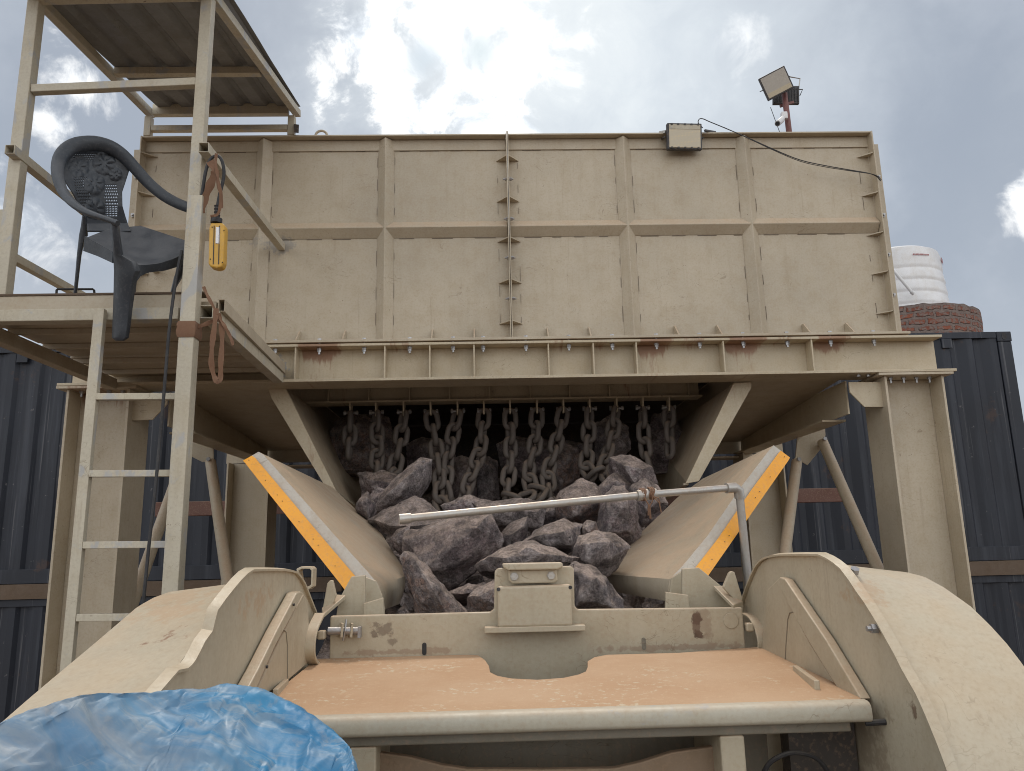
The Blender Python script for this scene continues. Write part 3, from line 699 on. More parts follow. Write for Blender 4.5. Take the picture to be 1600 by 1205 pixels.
# braces under the side beams
def brace(gp, tubes, Y):
    g_ = MB().prism([aY(*p, Y) for p in gp], (0, .012, 0)).build('brace_plate', MP, fr, .002)
    for a, b in tubes:
        A, B = aY(*a, Y-.03), aY(*b, Y-.55); Dv = B-A; B = A+Dv*((-EYE-A.z)/Dv.z)
        MB().tube([A, B], .036, 14).build('brace_tube', MP, fr, smooth=True)
        MB().box(B.x-.09, B.x+.09, B.y-.09, B.y+.09, -EYE, -EYE+.02).build('brace_foot', MP, fr, .002)
        b_ = MB(); hexnut(b_, A+V((0, -.036, .015)), (0, -1, 0), .014, .016); b_.build('bolt', MBOLT, fr)
brace([(1247, 672), (1288, 649), (1290, 680), (1284, 700), (1262, 727), (1243, 716)], [((1245, 722), (1224, 880)), ((1285, 690), (1368, 880))], 5.35)
brace([(283, 640), (333, 668), (334, 722), (316, 722), (288, 708), (280, 680)], [((329, 722), (356, 910)), ((288, 715), (206, 945))], 5.35)
# chain beam
CY = 5.07
MB().box(-1.26, 1.42, CY, CY+.008, .945, 1.06).build('chain_beam_web', MPB, fr)
MB().box(-1.27, 1.43, CY-.05, CY+.09, .932, .944).build('chain_beam_flange', MPB, fr, .002)
for px in (515, 578, 641, 703, 765, 828, 889, 951, 1012, 1074):
    x = aY(px, 612, CY).x; MB().box(x-.004, x+.004, CY-.048, CY-.001, .9445, 1.058).build('stiffener', MPB, fr)
lugpx = [548, 588, 631, 673, 715, 756, 797, 839, 880, 921, 963, 1004, 1045]
lugX = [aY(px, 636, CY).x for px in lugpx]
for x in lugX:
    MB().prism([(x-.005, CY-.035, .9315), (x-.005, CY+.06, .9315), (x-.005, CY+.03, .845), (x-.005, CY-.015, .845)], (.010, 0, 0)).build('chain_lug', MPB, fr)
# outlet side plates
def outlet(A, B, C, flange, s_):
    A3, B3 = aY(*A, 4.5), aY(*B, 4.5); C3 = aY(*C, 5.2); dv = C3-B3; k = 2.4/dv.y
    C4 = B3+dv*k; D4 = A3+V((0, 2.4, 0))
    MB().prism([A3, B3, C4, D4], (s_*.012, 0, 0)).build('outlet_plate', MP, fr)
    MB().prism([aY(*p, 4.49) for p in flange], (0, .012, 0)).build('outlet_flange', MPB, fr, .002)
    MB().bar(B3+V((0, .02, -.008)), B3+dv*1.6+V((0, 0, -.008)), .03, .012).build('wear_strip', MP, fr)
outlet((447, 607), (526, 770), (560, 793), [(418, 605), (446, 607), (529, 774), (511, 765), (424, 622)], -1)
outlet((1144, 602), (1073, 754), (1048, 772), [(1146, 599), (1174, 597), (1174, 606), (1092, 752), (1071, 756)], 1)
# dark back added behind the rocks: the outlet's shade put into its colour
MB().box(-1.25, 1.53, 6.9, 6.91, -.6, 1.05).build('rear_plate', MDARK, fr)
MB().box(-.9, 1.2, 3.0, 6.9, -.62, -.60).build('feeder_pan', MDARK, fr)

o = MB().box(-3.2, 3.5, 7.5, 7.58, .32, .455).build('rusty_rail', MRED, None, .004); tag(o, 'red oxide steel rail running across behind the frame posts', 'steel rail')
for x in (-3.0, 3.3):
    pass

# ================================================================== CHAINS
def link_mesh():
    L, Wd, r = .166, .112, .0182; pts = []
    rr = Wd/2-r; h = L/2-r-rr
    for a in np.linspace(0, math.pi, 9): pts.append((rr*math.cos(a), 0, h+rr*math.sin(a)))
    for a in np.linspace(math.pi, 2*math.pi, 9): pts.append((rr*math.cos(a), 0, -h+rr*math.sin(a)))
    mb = MB(); n = len(pts); seg = 8
    for i in range(n):
        p = V(pts[i]); d = (V(pts[(i+1) % n])-V(pts[i-1])).normalized(); a = V((0, 1, 0)); b = d.cross(a)
        for k in range(seg): th = 2*math.pi*k/seg; mb.v.append(p+a*r*math.cos(th)+b*r*math.sin(th))
    for i in range(n):
        for k in range(seg):
            i2 = (i+1) % n; k2 = (k+1) % seg; mb.f.append((i*seg+k, i*seg+k2, i2*seg+k2, i2*seg+k))
    me = bpy.data.meshes.new('link'); me.from_pydata(mb.v, [], mb.f)
    for p in me.polygons: p.use_smooth = True
    me.materials.append(MCHAIN); return me
LINK = link_mesh()
ordn = ['leftmost', 'second from left', 'third from left', 'fourth from left', 'fifth from left', 'sixth from left', 'middle', 'sixth from right', 'fifth from right', 'fourth from right', 'third from right', 'second from right', 'rightmost']
# bottom end of every chain in pixels; tails lie on the rocks
ends = [[(545, 712)], [(590, 705), (587, 748)], [(626, 690), (610, 760)], [(682, 700), (688, 750), (684, 778), (696, 800)], [(703, 700), (696, 760), (708, 802)], [(752, 700), (735, 745), (722, 785), (730, 805)], [(798, 700), (796, 745), (788, 774), (806, 782), (832, 774)],
        [(836, 700), (824, 740), (832, 768), (852, 770), (842, 782)], [(868, 700), (855, 740), (860, 775), (864, 804)], [(919, 700), (914, 735), (928, 748), (936, 734)], [(955, 690), (940, 738), (948, 752)], [(1007, 700), (1017, 735)], [(1047, 712)]]
desc = ['short, before the big shaded boulder', 'hanging straight and ending in the dark gap', 'swinging left onto the leaning rock', 'crossing its neighbour low down', 'slanting left behind its neighbour',
        'slanting left over the upright rock', 'its tail curled on the flat rock', 'its tail looped on the flat rock', 'longest, its last link by the pipe', 'ending on the flat brown topped rock', 'slanting left into the gap', 'thin against the dark', 'short and in deep shadow']
for i, x in enumerate(lugX):
    top = V((x, CY+.008, .845))
    ch = thing('chain', 'rusty chain %s in the curtain, %s' % (ordn[i], desc[i]), 'chain', top, 'chains hanging in the hopper outlet')
    path = [top+V((0, 0, .012))]
    for k, e in enumerate(ends[i]): path.append(aY(*e, CY-.03-.05*k))
    # walk the path at the link pitch
    pitch = .0965; P = []; seglen = [(path[k+1]-path[k]).length for k in range(len(path)-1)]; tot = sum(seglen)
    nl = max(2, round(tot/pitch))
    def at_(s):
        for k, L in enumerate(seglen):
            if s <= L or k == len(seglen)-1: return path[k]+(path[k+1]-path[k])*(s/L)
            s -= L
    for k in range(nl):
        a, b = at_(tot*k/nl), at_(tot*(k+1)/nl); d = (b-a).normalized(); c = (a+b)/2
        o = bpy.data.objects.new('link', LINK); COL.objects.link(o); o.parent = ch; o.location = c-top; ROOT[o.name] = top
        q = d.to_track_quat('-Z', 'X')
        tw_ = (0 if k % 2 == 0 else math.pi/2)+random.uniform(-.35, .35)
        o.rotation_mode = 'QUATERNION'; o.rotation_quaternion = q @ __import__('mathutils').Quaternion((0, 0, 1), tw_+i*.35)
    b = MB(); z = .872
    b.tube([(x-.045, CY+.008, z), (x+.05, CY+.008, z)], .009, 8); hexnut(b, (x-.03, CY+.008, z), (-1, 0, 0), .017, .016); hexnut(b, (x+.034, CY+.008, z), (1, 0, 0), .016, .014)
    b.build('shackle_pin', MBOLT, ch)

# ================================================================== ROCKS
def rock(sil, Y, thick, front, mi, label, seed, ridge=None, amp=.019):
    """angular boulder: silhouette corners at distance Y, ridge corners nearer, back corners farther"""
    rng = random.Random(seed)
    mx, my = sum(p[0] for p in sil)/len(sil), sum(p[1] for p in sil)/len(sil)
    sil = [(mx+(px-mx)*1.045, my+(py-my)*1.045) for px, py in sil]
    S3 = [aY(px, py, Y+rng.uniform(-.15, .2)*thick) for px, py in sil]
    c = sum(S3, V())/len(S3); pts = list(S3)
    view = ray(sil[0][0], sil[0][1]).normalized()
    fr_ = ridge or []
    if not fr_:
        cx_ = sum(p[0] for p in sil)/len(sil); cy_ = sum(p[1] for p in sil)/len(sil)
        for k, (px, py) in enumerate(sil):
            if k % 2 == seed % 2: u = rng.uniform(.35, .62); fr_.append((cx_+(px-cx_)*u, cy_+(py-cy_)*u, rng.uniform(.7, 1)))
    for px, py, w in fr_: pts.append(aY(px, py, Y-front*w))
    for p in S3: pts.append(c+(p-c)*rng.uniform(.6, .85)+V((0, thick*rng.uniform(.7, 1.1), -.04)))
    bm = bmesh.new()
    for p in pts: bm.verts.new(p)
    r_ = bmesh.ops.convex_hull(bm, input=bm.verts)
    bmesh.ops.delete(bm, geom=[v for v in bm.verts if not v.link_faces], context='VERTS')
    bmesh.ops.triangulate(bm, faces=bm.faces)
    sz = max((a.co-b.co).length for a in bm.verts for b in bm.verts)
    for it in range(6):
        es = [e for e in bm.edges if e.calc_length() > max(.013, sz*.034)]
        if not es: break
        bmesh.ops.subdivide_edges(bm, edges=es, cuts=1)
        bmesh.ops.triangulate(bm, faces=bm.faces)
    bm.normal_update(); off = V((seed*3.1, seed*1.7, seed*.9))
    def dsp(p):
        f1 = noise.noise(p*6+off); f2 = 1-2*abs(noise.noise(p*11+off*1.3)); f3 = 1-2*abs(noise.noise(p*26+off))
        return f1*.6+f2*.40+f3*.26+noise.noise(p*60+off)*.15
    nv = []
    for v in bm.verts:
        k = amp*min(1, sz/.35)
        cellv = noise.cell(p := v.co*9+off)
        nv.append(v.co+v.normal*(dsp(v.co)*k - .30*k))
    for v, p in zip(bm.verts, nv): v.co = p
    bmesh.ops.smooth_vert(bm, verts=bm.verts, factor=.12, use_axis_x=True, use_axis_y=True, use_axis_z=True)
    mb = MB(); bm.verts.index_update(); mb.v = [v.co.copy() for v in bm.verts]; mb.f = [tuple(v.index for v in f.verts) for f in bm.faces]; bm.free()
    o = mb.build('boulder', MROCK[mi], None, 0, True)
    return tag(o, label, 'rock', 'quarry rocks in the feeder')
rk = [
 ([(632,841),(634,832),(681,821),(735,808),(763,802),(783,835),(783,857),(742,880),(703,922),(686,912),(662,888),(630,866)], 3.15, .34, .16, 1, 'biggest slab, grey brown with a ridge across its face, in the middle of the heap', [(640,864,.35),(660,866,.6),(700,848,.85),(745,824,1),(762,806,.6),(668,884,.9),(690,890,.8),(745,862,.7),(772,846,.5)]),
 ([(628,872),(634,866),(648,868),(683,908),(733,959),(700,975),(652,975),(641,925)], 2.66, .22, .12, 2, 'long pinkish wedge of rock standing up behind the left half of the crusher plate', [(645,872,.5),(668,908,1),(700,962,1),(660,940,.6)]),
 ([(577,812),(600,797),(647,775),(662,781),(699,812),(696,822),(655,835),(612,838),(580,824)], 3.65, .32, .14, 0, 'flat topped rock under the free end of the white pipe', [(583,812,.4),(610,821,1),(650,822,1),(690,816,.6)]),
 ([(574,769),(585,787),(576,812),(556,794),(562,780)], 3.75, .16, .06, 1, 'small dark pointed rock against the left chute plate', None),
 ([(582,800),(600,768),(622,744),(656,716),(674,720),(664,752),(640,780),(606,800)], 4.25, .3, .16, 0, 'long rock leaning up to the right behind the flat topped one', [(606,772,.8),(640,742,1),(622,776,.8)]),
 ([(516,676),(530,655),(560,648),(606,652),(618,690),(616,732),(580,742),(526,738),(519,715)], 5.45, .4, .2, 2, 'big shaded boulder hanging at the upper left of the outlet behind the chains', None),
 ([(607,842),(618,830),(640,822),(640,850),(632,868),(615,855)], 3.35, .16, .06, 1, 'small rock wedged at the left end of the biggest slab', None),
 ([(709,716),(722,712),(741,720),(744,778),(728,790),(706,772)], 5.32, .26, .1, 1, 'upright blocky rock behind the sixth chain, left of its taller twin', None),
 ([(745,718),(764,713),(776,722),(781,778),(748,784)], 5.34, .26, .1, 0, 'upright rock with a rounded head beside the middle chain', None),
 ([(738,786),(765,781),(820,780),(853,785),(846,824),(812,826),(775,822),(752,805)], 3.75, .3, .12, 0, 'wide grey rock just under the middle of the white pipe', [(760,800,.8),(800,798,1),(840,800,.9),(790,816,.7)]),
 ([(780,838),(795,822),(824,808),(823,838),(806,860),(786,862)], 3.25, .18, .08, 1, 'small split rock between the biggest slab and the grey middle rock', [(800,835,1),(818,822,.8),(795,852,.8)]),
 ([(818,846),(838,828),(880,814),(908,820),(906,842),(892,860),(852,862)], 3.15, .24, .1, 0, 'smooth grey rock above the central box of the crusher, right of the split rock', [(840,838,.9),(880,832,1),(890,850,.8),(855,850,.8)]),
 ([(746,884),(765,870),(808,848),(836,846),(870,866),(905,872),(915,890),(880,896),(800,900),(752,894)], 2.86, .26, .12, 0, 'long low rock stretching behind the bolted top of the crusher box', [(790,872,.9),(825,856,.9),(845,866,1),(800,888,.8),(880,880,.6)]),
 ([(896,856),(906,838),(930,833),(958,838),(980,856),(962,884),(940,902),(905,890)], 2.95, .26, .13, 0, 'rounded grey boulder near the right chute plate', [(915,850,.9),(945,848,1),(955,872,.8),(920,878,.9)]),
 ([(884,890),(896,882),(920,884),(944,902),(968,938),(974,958),(890,965)], 2.66, .24, .12, 0, 'dome shaped rock right beside the crusher box', [(905,896,.8),(930,905,1),(948,945,.8),(905,940,1)]),
 ([(730,932),(748,918),(776,908),(800,915),(800,960),(738,962)], 2.72, .2, .08, 2, 'reddish block half hidden left of the crusher box', None),
 ([(700,926),(728,912),(758,908),(765,925),(735,936),(712,936)], 2.85, .18, .06, 1, 'dark sliver of rock tucked under the biggest slab', None),
 ([(868,782),(880,768),(908,750),(930,754),(941,776),(938,806),(925,818),(872,815)], 3.75, .3, .12, 2, 'squarish rock with a flat brown top right of the chain tails', [(874,785,.5),(905,783,1),(936,784,.7),(900,805,.9)]),
 ([(934,838),(944,778),(958,760),(976,760),(992,785),(999,832),(986,854),(955,845)], 3.45, .3, .13, 1, 'tall purple brown rock below the pipe coupling', [(950,790,.7),(978,782,1),(985,832,.8),(950,832,.9)]),
 ([(908,824),(918,814),(931,816),(936,832),(922,838),(910,835)], 3.2, .12, .05, 2, 'smallest pinkish pebble of the heap between three grey rocks', None),
 ([(985,762),(1008,750),(1026,762),(1042,786),(1028,812),(1004,818),(994,795)], 3.85, .24, .1, 1, 'rock under the twine of the pipe coupling beside the right chute plate', None),
 ([(955,716),(985,710),(1018,730),(1026,755),(992,766),(962,740)], 4.45, .3, .12, 1, 'slanted rock in half shadow above the pipe coupling', None),
 ([(928,664),(955,650),(980,668),(986,702),(962,722),(932,716)], 5.25, .3, .12, 0, 'rock behind the third and fourth chains from the right', None),
 ([(860,706),(880,692),(902,700),(904,745),(878,775),(856,772),(850,740)], 5.36, .3, .12, 2, 'reddish rock behind the tail of the longest chain', None),
 ([(778,694),(810,684),(870,688),(908,694),(905,740),(850,752),(790,740)], 5.5, .4, .15, 1, 'wide dark boulder at the back behind the middle chains', None),
 ([(1010,690),(1022,650),(1052,646),(1068,680),(1060,735),(1022,738)], 5.5, .3, .12, 1, 'dark boulder at the upper right of the outlet behind the last chains', None),
 ([(636,696),(660,684),(706,690),(712,730),(680,745),(640,736)], 5.6, .35, .12, 1, 'dim boulder at the back behind the fourth chain from left', None),
 ([(560,790),(590,762),(620,770),(600,810),(575,815)], 4.3, .3, .05, 1, 'shadowed rock sunk behind the small pointed one', None),
 ([(690,790),(730,775),(770,785),(760,812),(705,815)], 4.1, .3, .1, 1, 'shadowed rock behind the pipe, under the fifth and sixth chains', None),
 ([(830,830),(870,815),(890,790),(860,780),(835,800)], 4.0, .3, .05, 1, 'deep set dark rock in the gap left of the flat brown topped rock', None),
 ([(930,770),(960,740),(1000,760),(990,790),(950,800)], 4.4, .3, .05, 1, 'deep set dark rock behind the tall purple brown one', None),
 ([(560,740),(600,735),(640,750),(620,790),(570,785)], 4.9, .3, .05, 1, 'dark rock in the gap below the big shaded boulder', None),
]
for i, (sil, Y, th, frn, mi, lab, rg) in enumerate(rk): rock(sil, Y, th, frn, mi, lab, i+3, rg)
# small rubble closing the bottom of the heap
rows = []
for y in np.linspace(2.6, 6.8, 50):
    zc_ = -.42 + (y-2.6)*.22 if y < 5 else .108+(y-5)*.25
    rows.append([(x, y, min(zc_, .8)+.07*noise.noise((x*5, y*5, 2))+.04*noise.noise((x*13, y*13, 5))) for x in np.linspace(-.62, .95, 44)])
rub = MB().grid(rows); rr_ = random.Random(11)
for k in range(260):
    x, y = rr_.uniform(-.55, .88), rr_.uniform(2.62, 5.0); zc_ = -.42+(y-2.6)*.22+.03
    r_ = rr_.uniform(.02, .06); bm = bmesh.new()
    for q in range(9):
        d = V((rr_.gauss(0, 1), rr_.gauss(0, 1), rr_.gauss(0, .8))).normalized()*r_*rr_.uniform(.7, 1.1); bm.verts.new((x+d.x, y+d.y, zc_+d.z+rr_.uniform(0, .05)))
    bmesh.ops.convex_hull(bm, input=bm.verts); bmesh.ops.delete(bm, geom=[v for v in bm.verts if not v.link_faces], context='VERTS'); bm.verts.index_update()
    rub.add([v.co for v in bm.verts], [tuple(v.index for v in f.verts) for f in bm.faces]); bm.free()
o = rub.build('rubble', MROCK[1]); o['kind'] = 'stuff'; o['label'] = 'fine dark rubble filling the gaps under the rocks'

# ================================================================== JAW CRUSHER
cz = -.325
jc = thing('jaw_crusher', 'cream jaw crusher with dusty deck, curved wheel guards and yellow edged chute plates', 'crusher', (.14, 1.9, -EYE))
PY = 2.30
# back plate with raised middle
pl = [aY(*p, PY) for p in ((516, 963), (766, 956.5), (772, 952), (773, 893), (778, 888), (892, 884.5), (897, 889), (898, 947), (903, 952.5), (1160, 949.5))]
low = -.75
MB().prism(pl+[V((pl[-1].x+.0, PY, low)), V((pl[0].x-.0, PY, low))], (0, .025, 0)).build('cross_plate', MPLATE, jc, .004)
bx = MB().prism([aY(*p, PY-.055) for p in ((777, 917), (893, 913.5), (895, 978), (778, 981))], (0, .0545, 0)).build('nose_box', MPC, jc, .006)
MB().prism([aY(*p, PY-.058) for p in ((757, 981), (915, 977), (915, 986), (757, 990))], (0, .057, 0)).build('nose_shelf', MPC, jc, .002)
MB().prism([aY(*p, PY-.03) for p in ((794, 891), (869, 889), (872, 907), (866, 911), (801, 912.5), (795, 908))], (0, .028, 0)).build('clamp_plate', MPC, jc, .004)
cl = MB().prism([aY(*p, PY-.05) for p in ((785, 881), (879, 879), (880, 886), (871, 890), (794, 891.5), (786, 887))], (0, .075, 0)).build('clamp_lip', MPC, jc, .004)
for px, py in ((803.5, 901), (861, 899.5)):
    b = MB(); hexnut(b, aY(px, py, PY-.031), (0, -1, 0), .0105, .008); hexnut(b, aY(px, py, PY-.0305), (0, -1, 0), .0125, .002); b.build('bolt', MGALV, jc)
for px, py in ((779, 921), (891, 918)):
    MB().tube([aY(px, py, PY-.0555), aY(px, py, PY-.052)], .0055, 10).build('notch', MBLK, bx)
for px, py in ((663, 1014), (1006, 1006)):
    c = aY(px, py, PY-.001); cap = [(c.x+.0062*math.cos(q), PY-.0008, c.z+(.011 if math.sin(q) > 0 else -.011)+.0062*math.sin(q)) for q in np.linspace(.02, 6.26, 18)]
    MB().prism(cap, (0, -.0008, 0)).build('slot', MBLK if px < 800 else MSHADESEAM, jc)
c = aY(1142, 970, PY-.001); MB().tube([c, c+V((0, -.002, 0))], .022, 28).build('plug', MPC, jc, .001, True)
# locking pin, left
pinv = [aY(x, 986, PY-.022) for x in (513, 561)]
MB().tube(pinv, .011, 12).build('locking_pin', MBOLT, jc, smooth=True)
for px in (531, 546):
    MB().prism([aY(px-2, 978, PY-.002), aY(px+1, 973, PY-.002), aY(px+3, 975, PY-.045), aY(px+1, 996, PY-.045), aY(px-2, 996, PY-.002)], (.006, 0, 0)).build('pin_lug', MPC, jc)
MB().tube([aY(541, 968, PY-.03), aY(539, 986, PY-.034), aY(536, 1001, PY-.03)], .003, 6).build('split_pin', MBOLT, jc)
MB().box(*[v for ab in zip(aY(561, 986, PY-.022)-V((.002, .012, .018)), aY(561, 986, PY-.022)+V((.006, .012, .012))) for v in ab]).build('pin_head', MBOLT, jc)
# deck with bight
def dz_(y): return cz-.006+.022*(y-1.6)/.7
def onDeck(px, py):
    z = cz
    for _ in range(6): p = aZ(px, py, z); z = dz_(p.y)
    return p
edge = PY-.002
top = [onDeck(*p) for p in ((500, 1026), (650, 1022.5), (730, 1021), (748, 1024), (758, 1031), (764, 1040), (766, 1050), (778, 1056), (800, 1060), (840, 1062), (880, 1059), (903, 1054), (915, 1049), (918, 1042), (918, 1033), (928, 1027), (948, 1023), (1060, 1020), (1188, 1018.5))]
D3 = lambda x, y: V((x, y, dz_(y)))
top = [D3(p.x, min(p.y, edge)) for p in top]
dk = MB().prism([D3(-.50, edge)]+top[1:-1]+[D3(.775, edge), D3(.775, 1.72), D3(.745, 1.63), D3(-.50, 1.63)], (0, 0, -.012)).build('deck', MDECK, jc, .002)
# rounded front edge, apron and cavity
e0 = dz_(1.64)
pf = [(1.640, e0+.0025), (1.624, e0+.002), (1.616, e0-.0005), (1.611, e0-.005), (1.609, e0-.012), (1.6085, e0-.027), (1.611, e0-.033), (1.617, e0-.0365), (1.634, e0-.037)]
rows = [[V((x, y, z)) for y, z in pf] for x in (-.505, .752)]
MB().sheet(rows, .006).build('front_edge', MEDGE, jc, 0, True)
MB().box(-.49, .72, 1.640, 1.648, cz-.064, cz-.020).build('apron', MSHADESEAM, jc, .003)
MB().box(-.48, .71, 1.6485, 1.70, cz-.064, cz-.056).build('apron', MSHADESEAM, jc, .003)
MB().box(-.38, .62, 1.86, 1.87, low, cz-.013).build('inner_plate', MSHADESEAM, jc)
for px0, px1 in ((548, 590), (1122, 1160)):
    a, b = aY(px0, 1170, 1.66), aY(px1, 1170, 1.66)
    MB().box(a.x, b.x, 1.64, 1.86, low, cz-.0650).build('rib_plate', MPC, jc, .004)
sw = [aY(*p, 1.70) for p in ((590, 1176), (640, 1183), (690, 1196), (730, 1202), (840, 1203), (960, 1201), (1000, 1192), (1050, 1176), (1122, 1166), (1122, 1290), (590, 1290))]
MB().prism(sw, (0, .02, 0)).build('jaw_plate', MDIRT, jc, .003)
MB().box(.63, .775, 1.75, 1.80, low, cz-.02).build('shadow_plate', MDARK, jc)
MB().tube([*smooth_path([aY(1190, 1215, 1.70), aY(1205, 1190, 1.69), aY(1240, 1176, 1.68), aY(1280, 1188, 1.69), aY(1305, 1230, 1.7)], [1]*5, 4)[0]], .005, 8).build('grease_hose', MBLK, jc, smooth=True)
MB().tube([aY(1352, 1130, 1.625), aY(1384, 1128, 1.615)], .006, 8).build('edge_bolt', MBLK, jc)
# corner plates behind the cross plate
def plate(pxs, Y, d, name, mat=MPC): return MB().prism([aY(*p, Y) for p in pxs], (0, d, 0)).build(name, mat, jc, .0025)
plate([(525, 965), (529, 938), (549, 901), (571, 899), (571, 975), (525, 975)], 2.42, .014, 'cheek_plate')
plate([(569, 901), (588, 908), (597, 930), (601, 952), (601, 975), (569, 975)], 2.52, .012, 'liner_plate')
plate([(1068, 891), (1049, 903), (1045, 940), (1045, 975), (1068, 975)], 2.52, .012, 'liner_plate')
plate([(568, 943), (599, 934), (600, 975), (568, 975)], 2.37, .014, 'liner_edge')
plate([(504, 952), (511, 912), (515, 907), (520, 907), (525, 930), (518, 950)], 2.36, .016, 'lifting_lug')
MB().prism([aY(505, 960, 2.30), aY(540, 930, 2.40), aY(521, 928, 2.44), aY(503, 950, 2.36)], (0, 0, -.012)).build('ledge', MPC, jc, .002)
plate([(1066, 972), (1066, 889), (1092, 887), (1125, 914), (1162, 945), (1162, 972)], 2.42, .014, 'cheek_plate')
plate([(1040, 925), (1076, 930), (1080, 972), (1040, 972)], 2.37, .014, 'liner_edge')
plate([(1130, 918), (1139, 896), (1143, 892.5), (1148, 894), (1161, 937), (1152, 942)], 2.36, .016, 'lifting_lug')
MB().prism([aY(1115, 915, 2.40), aY(1131, 915, 2.44), aY(1161, 939, 2.36), aY(1146, 946, 2.30)], (0, 0, -.012)).build('ledge', MPC, jc, .002)
# curved end hooks
def hook(pxs, x0, name):
    pts, _ = smooth_path([aX(*p, x0) for p in pxs], [1]*len(pxs), 4); w = .030
    MB().sheet([[p+V((-w/2, 0, 0)), p+V((w/2, 0, 0))] for p in pts], .009).build(name, MPC, jc, .002, True)
hook([(500, 962), (489, 985), (485, 1005), (485, 1023), (491, 1035), (505, 1037)], -.49, 'end_hook')
hook([(1166, 962), (1178, 970), (1188, 990), (1191, 1008), (1187, 1019), (1172, 1023)], .77, 'end_hook')
for px, py, X in ((503, 992, -.482), (1170, 980, .742)):
    c = aX(px, py, X); b = MB().box(c.x-.011, c.x+.011, c.y-.014, c.y+.014, c.z-.012, c.z+.012); b.build('hook_block', MPC, jc, .005)
# ---- wheel guards
def guard(outl, X, outer, Xo, s_, cover_lo=.012, zb=-1.2):
    O = [aX(*p, X) for p in outl]
    poly = O+[V((X, O[-1].y, zb)), V((X, O[0].y+.05, zb))]
    MB().prism(poly, (s_*.008, 0, 0)).build('guard_side', MPG, jc, .0015)
    # rolled rim along the outline, towards the middle of the machine
    rim = [[p+V((-s_*.010, 0, -.001)), p+V((s_*.010, 0, .003))] for p in O]
    MB().sheet(rim, .005).build('guard_rim', MPG, jc, 0, True)
    B = [aX(*p, Xo) for p in outer]
    # same number of stations on both edges, by arc length
    def res(L, n):
        d = [0]
        for a, b in zip(L, L[1:]): d.append(d[-1]+(b-a).length)
        o_ = []
        for k in range(n):
            s = d[-1]*k/(n-1); j = 0
            while j < len(d)-2 and d[j+1] < s: j += 1
            o_.append(L[j].lerp(L[j+1], (s-d[j])/max(1e-6, d[j+1]-d[j])))
        return o_
    return O, B, res
outlR = [(1160,955),(1164,937),(1170,919),(1177,902),(1184,887),(1191,878),(1199,873),(1211,869.5),(1225,868.5),(1255,868),(1285,868.5),(1297,874),(1308,881),(1319,890),(1332,907),(1344,925),(1357,943),(1369,962),(1380,980),(1391,1000),(1404,1023),(1416,1047),(1427,1066),(1438,1085),(1449,1109),(1460,1135),(1471,1162),(1482,1191),(1494,1225),(1510,1275)]
outR = [(1322,889),(1370,891),(1416,894),(1444,901),(1475,918),(1516,947),(1547,977),(1575,1008),(1600,1041),(1625,1080),(1650,1125),(1690,1210),(1720,1300)]
O, B, res = guard(outlR, .78, outR, 1.02, 1)
inn = [V((.79, p.y, p.z-.013)) for p in O[4:]]
n = 44; A_ = res(inn, n); B_ = res(B, n)
rows = []
for k in range(n):
    a, b = A_[k], B_[k]
    rows.append([a.lerp(b, u)+V((0, 0, .012*math.sin(math.pi*u)*0)) for u in (0, .25, .5, .75, 1)]+[b+V((.004, .0, -.012)), b+V((.004, .01, -.5))])
MB().grid(rows).build('guard_cover', MPG, jc, 0, True)
b = MB(); c = aX(1371, 982, .775); hexnut(b, c, (-1, 0, 0), .010, .014); b.tube([c, c+V((-.022, 0, 0))], .0055, 8); b.build('bolt', MBOLT, jc)
b = MB(); c = A_[22]+V((.015, 0, .002)); hexnut(b, c, (0, -.5, .8), .010, .012); b.build('bolt', MBOLT, jc)
outlL = [(494,975),(490,955),(480,930),(472,910),(466,900),(460,893),(450,890),(440,889),(415,888.5),(390,889),(380,895),(370,905),(357,920),(345,935),(332,953),(328,968),(324,985),(318,993),(312,1001),(304,1017),(297,1030),(291,1038),(285,1043),(277,1044.5),(270,1046),(255,1063),(240,1080),(215,1107),(190,1135),(150,1180),(100,1235)]
outL = [(360,916),(305,921),(285,922),(265,925),(240,934),(215,948),(180,978),(140,1012),(80,1062),(40,1096),(0,1131),(-60,1185),(-130,1250)]
O, B, res = guard(outlL, -.52, outL, -.76, -1)
inn = [V((-.53, p.y, p.z-.013)) for p in O[3:]]
# inside edge runs smooth behind the stepped rim
inn = [aX(*p, -.53)+V((0, 0, -.010)) for p in ((462,905),(440,900),(400,900),(370,918),(340,950),(300,1002),(262,1052),(230,1088),(190,1132),(150,1176),(100,1232))]
A_ = res(inn, n); B_ = res(B, n); rows = []
for k in range(n):
    a, b = A_[k], B_[k]
    rows.append([a.lerp(b, u) for u in (0, .25, .5, .75, 1)]+[b+V((-.004, 0, -.012)), b+V((-.004, .01, -.5))])
MB().grid(rows).build('guard_cover', MPG, jc, 0, True)
# straps and cover panels standing off the guard sides
def strap(pts, X, s_, th, name, mat=MPC): return MB().prism([aX(*p, X) for p in pts], (s_*th, 0, 0)).build(name, mat, jc, .003)
strap([(1212, 908), (1218, 902), (1226, 905), (1290, 1000), (1345, 1092), (1330, 1096), (1318, 1092), (1262, 1000)], .754, 1, .022, 'guard_strap')
strap([(1199, 921), (1214, 906), (1262, 1001), (1322, 1098), (1262, 1062), (1230, 1045), (1190, 1022), (1192, 985)], .765, 1, .012, 'guard_panel')
MB().tube([aX(*p, .7645) for p in ((1226, 1052), (1228, 1010), (1231, 968), (1234, 958), (1241, 956))], .0016, 6).build('panel_seam', MSHADESEAM, jc)
strap([(464, 926), (470, 924), (475, 927), (430, 1010), (395, 1090), (380, 1090), (404, 1045), (433, 985)], -.490, -1, .026, 'guard_strap')
strap([(474, 928), (481, 938), (484, 1000), (483, 1035), (440, 1072), (400, 1092), (398, 1086), (432, 1012)], -.502, -1, .014, 'guard_panel')
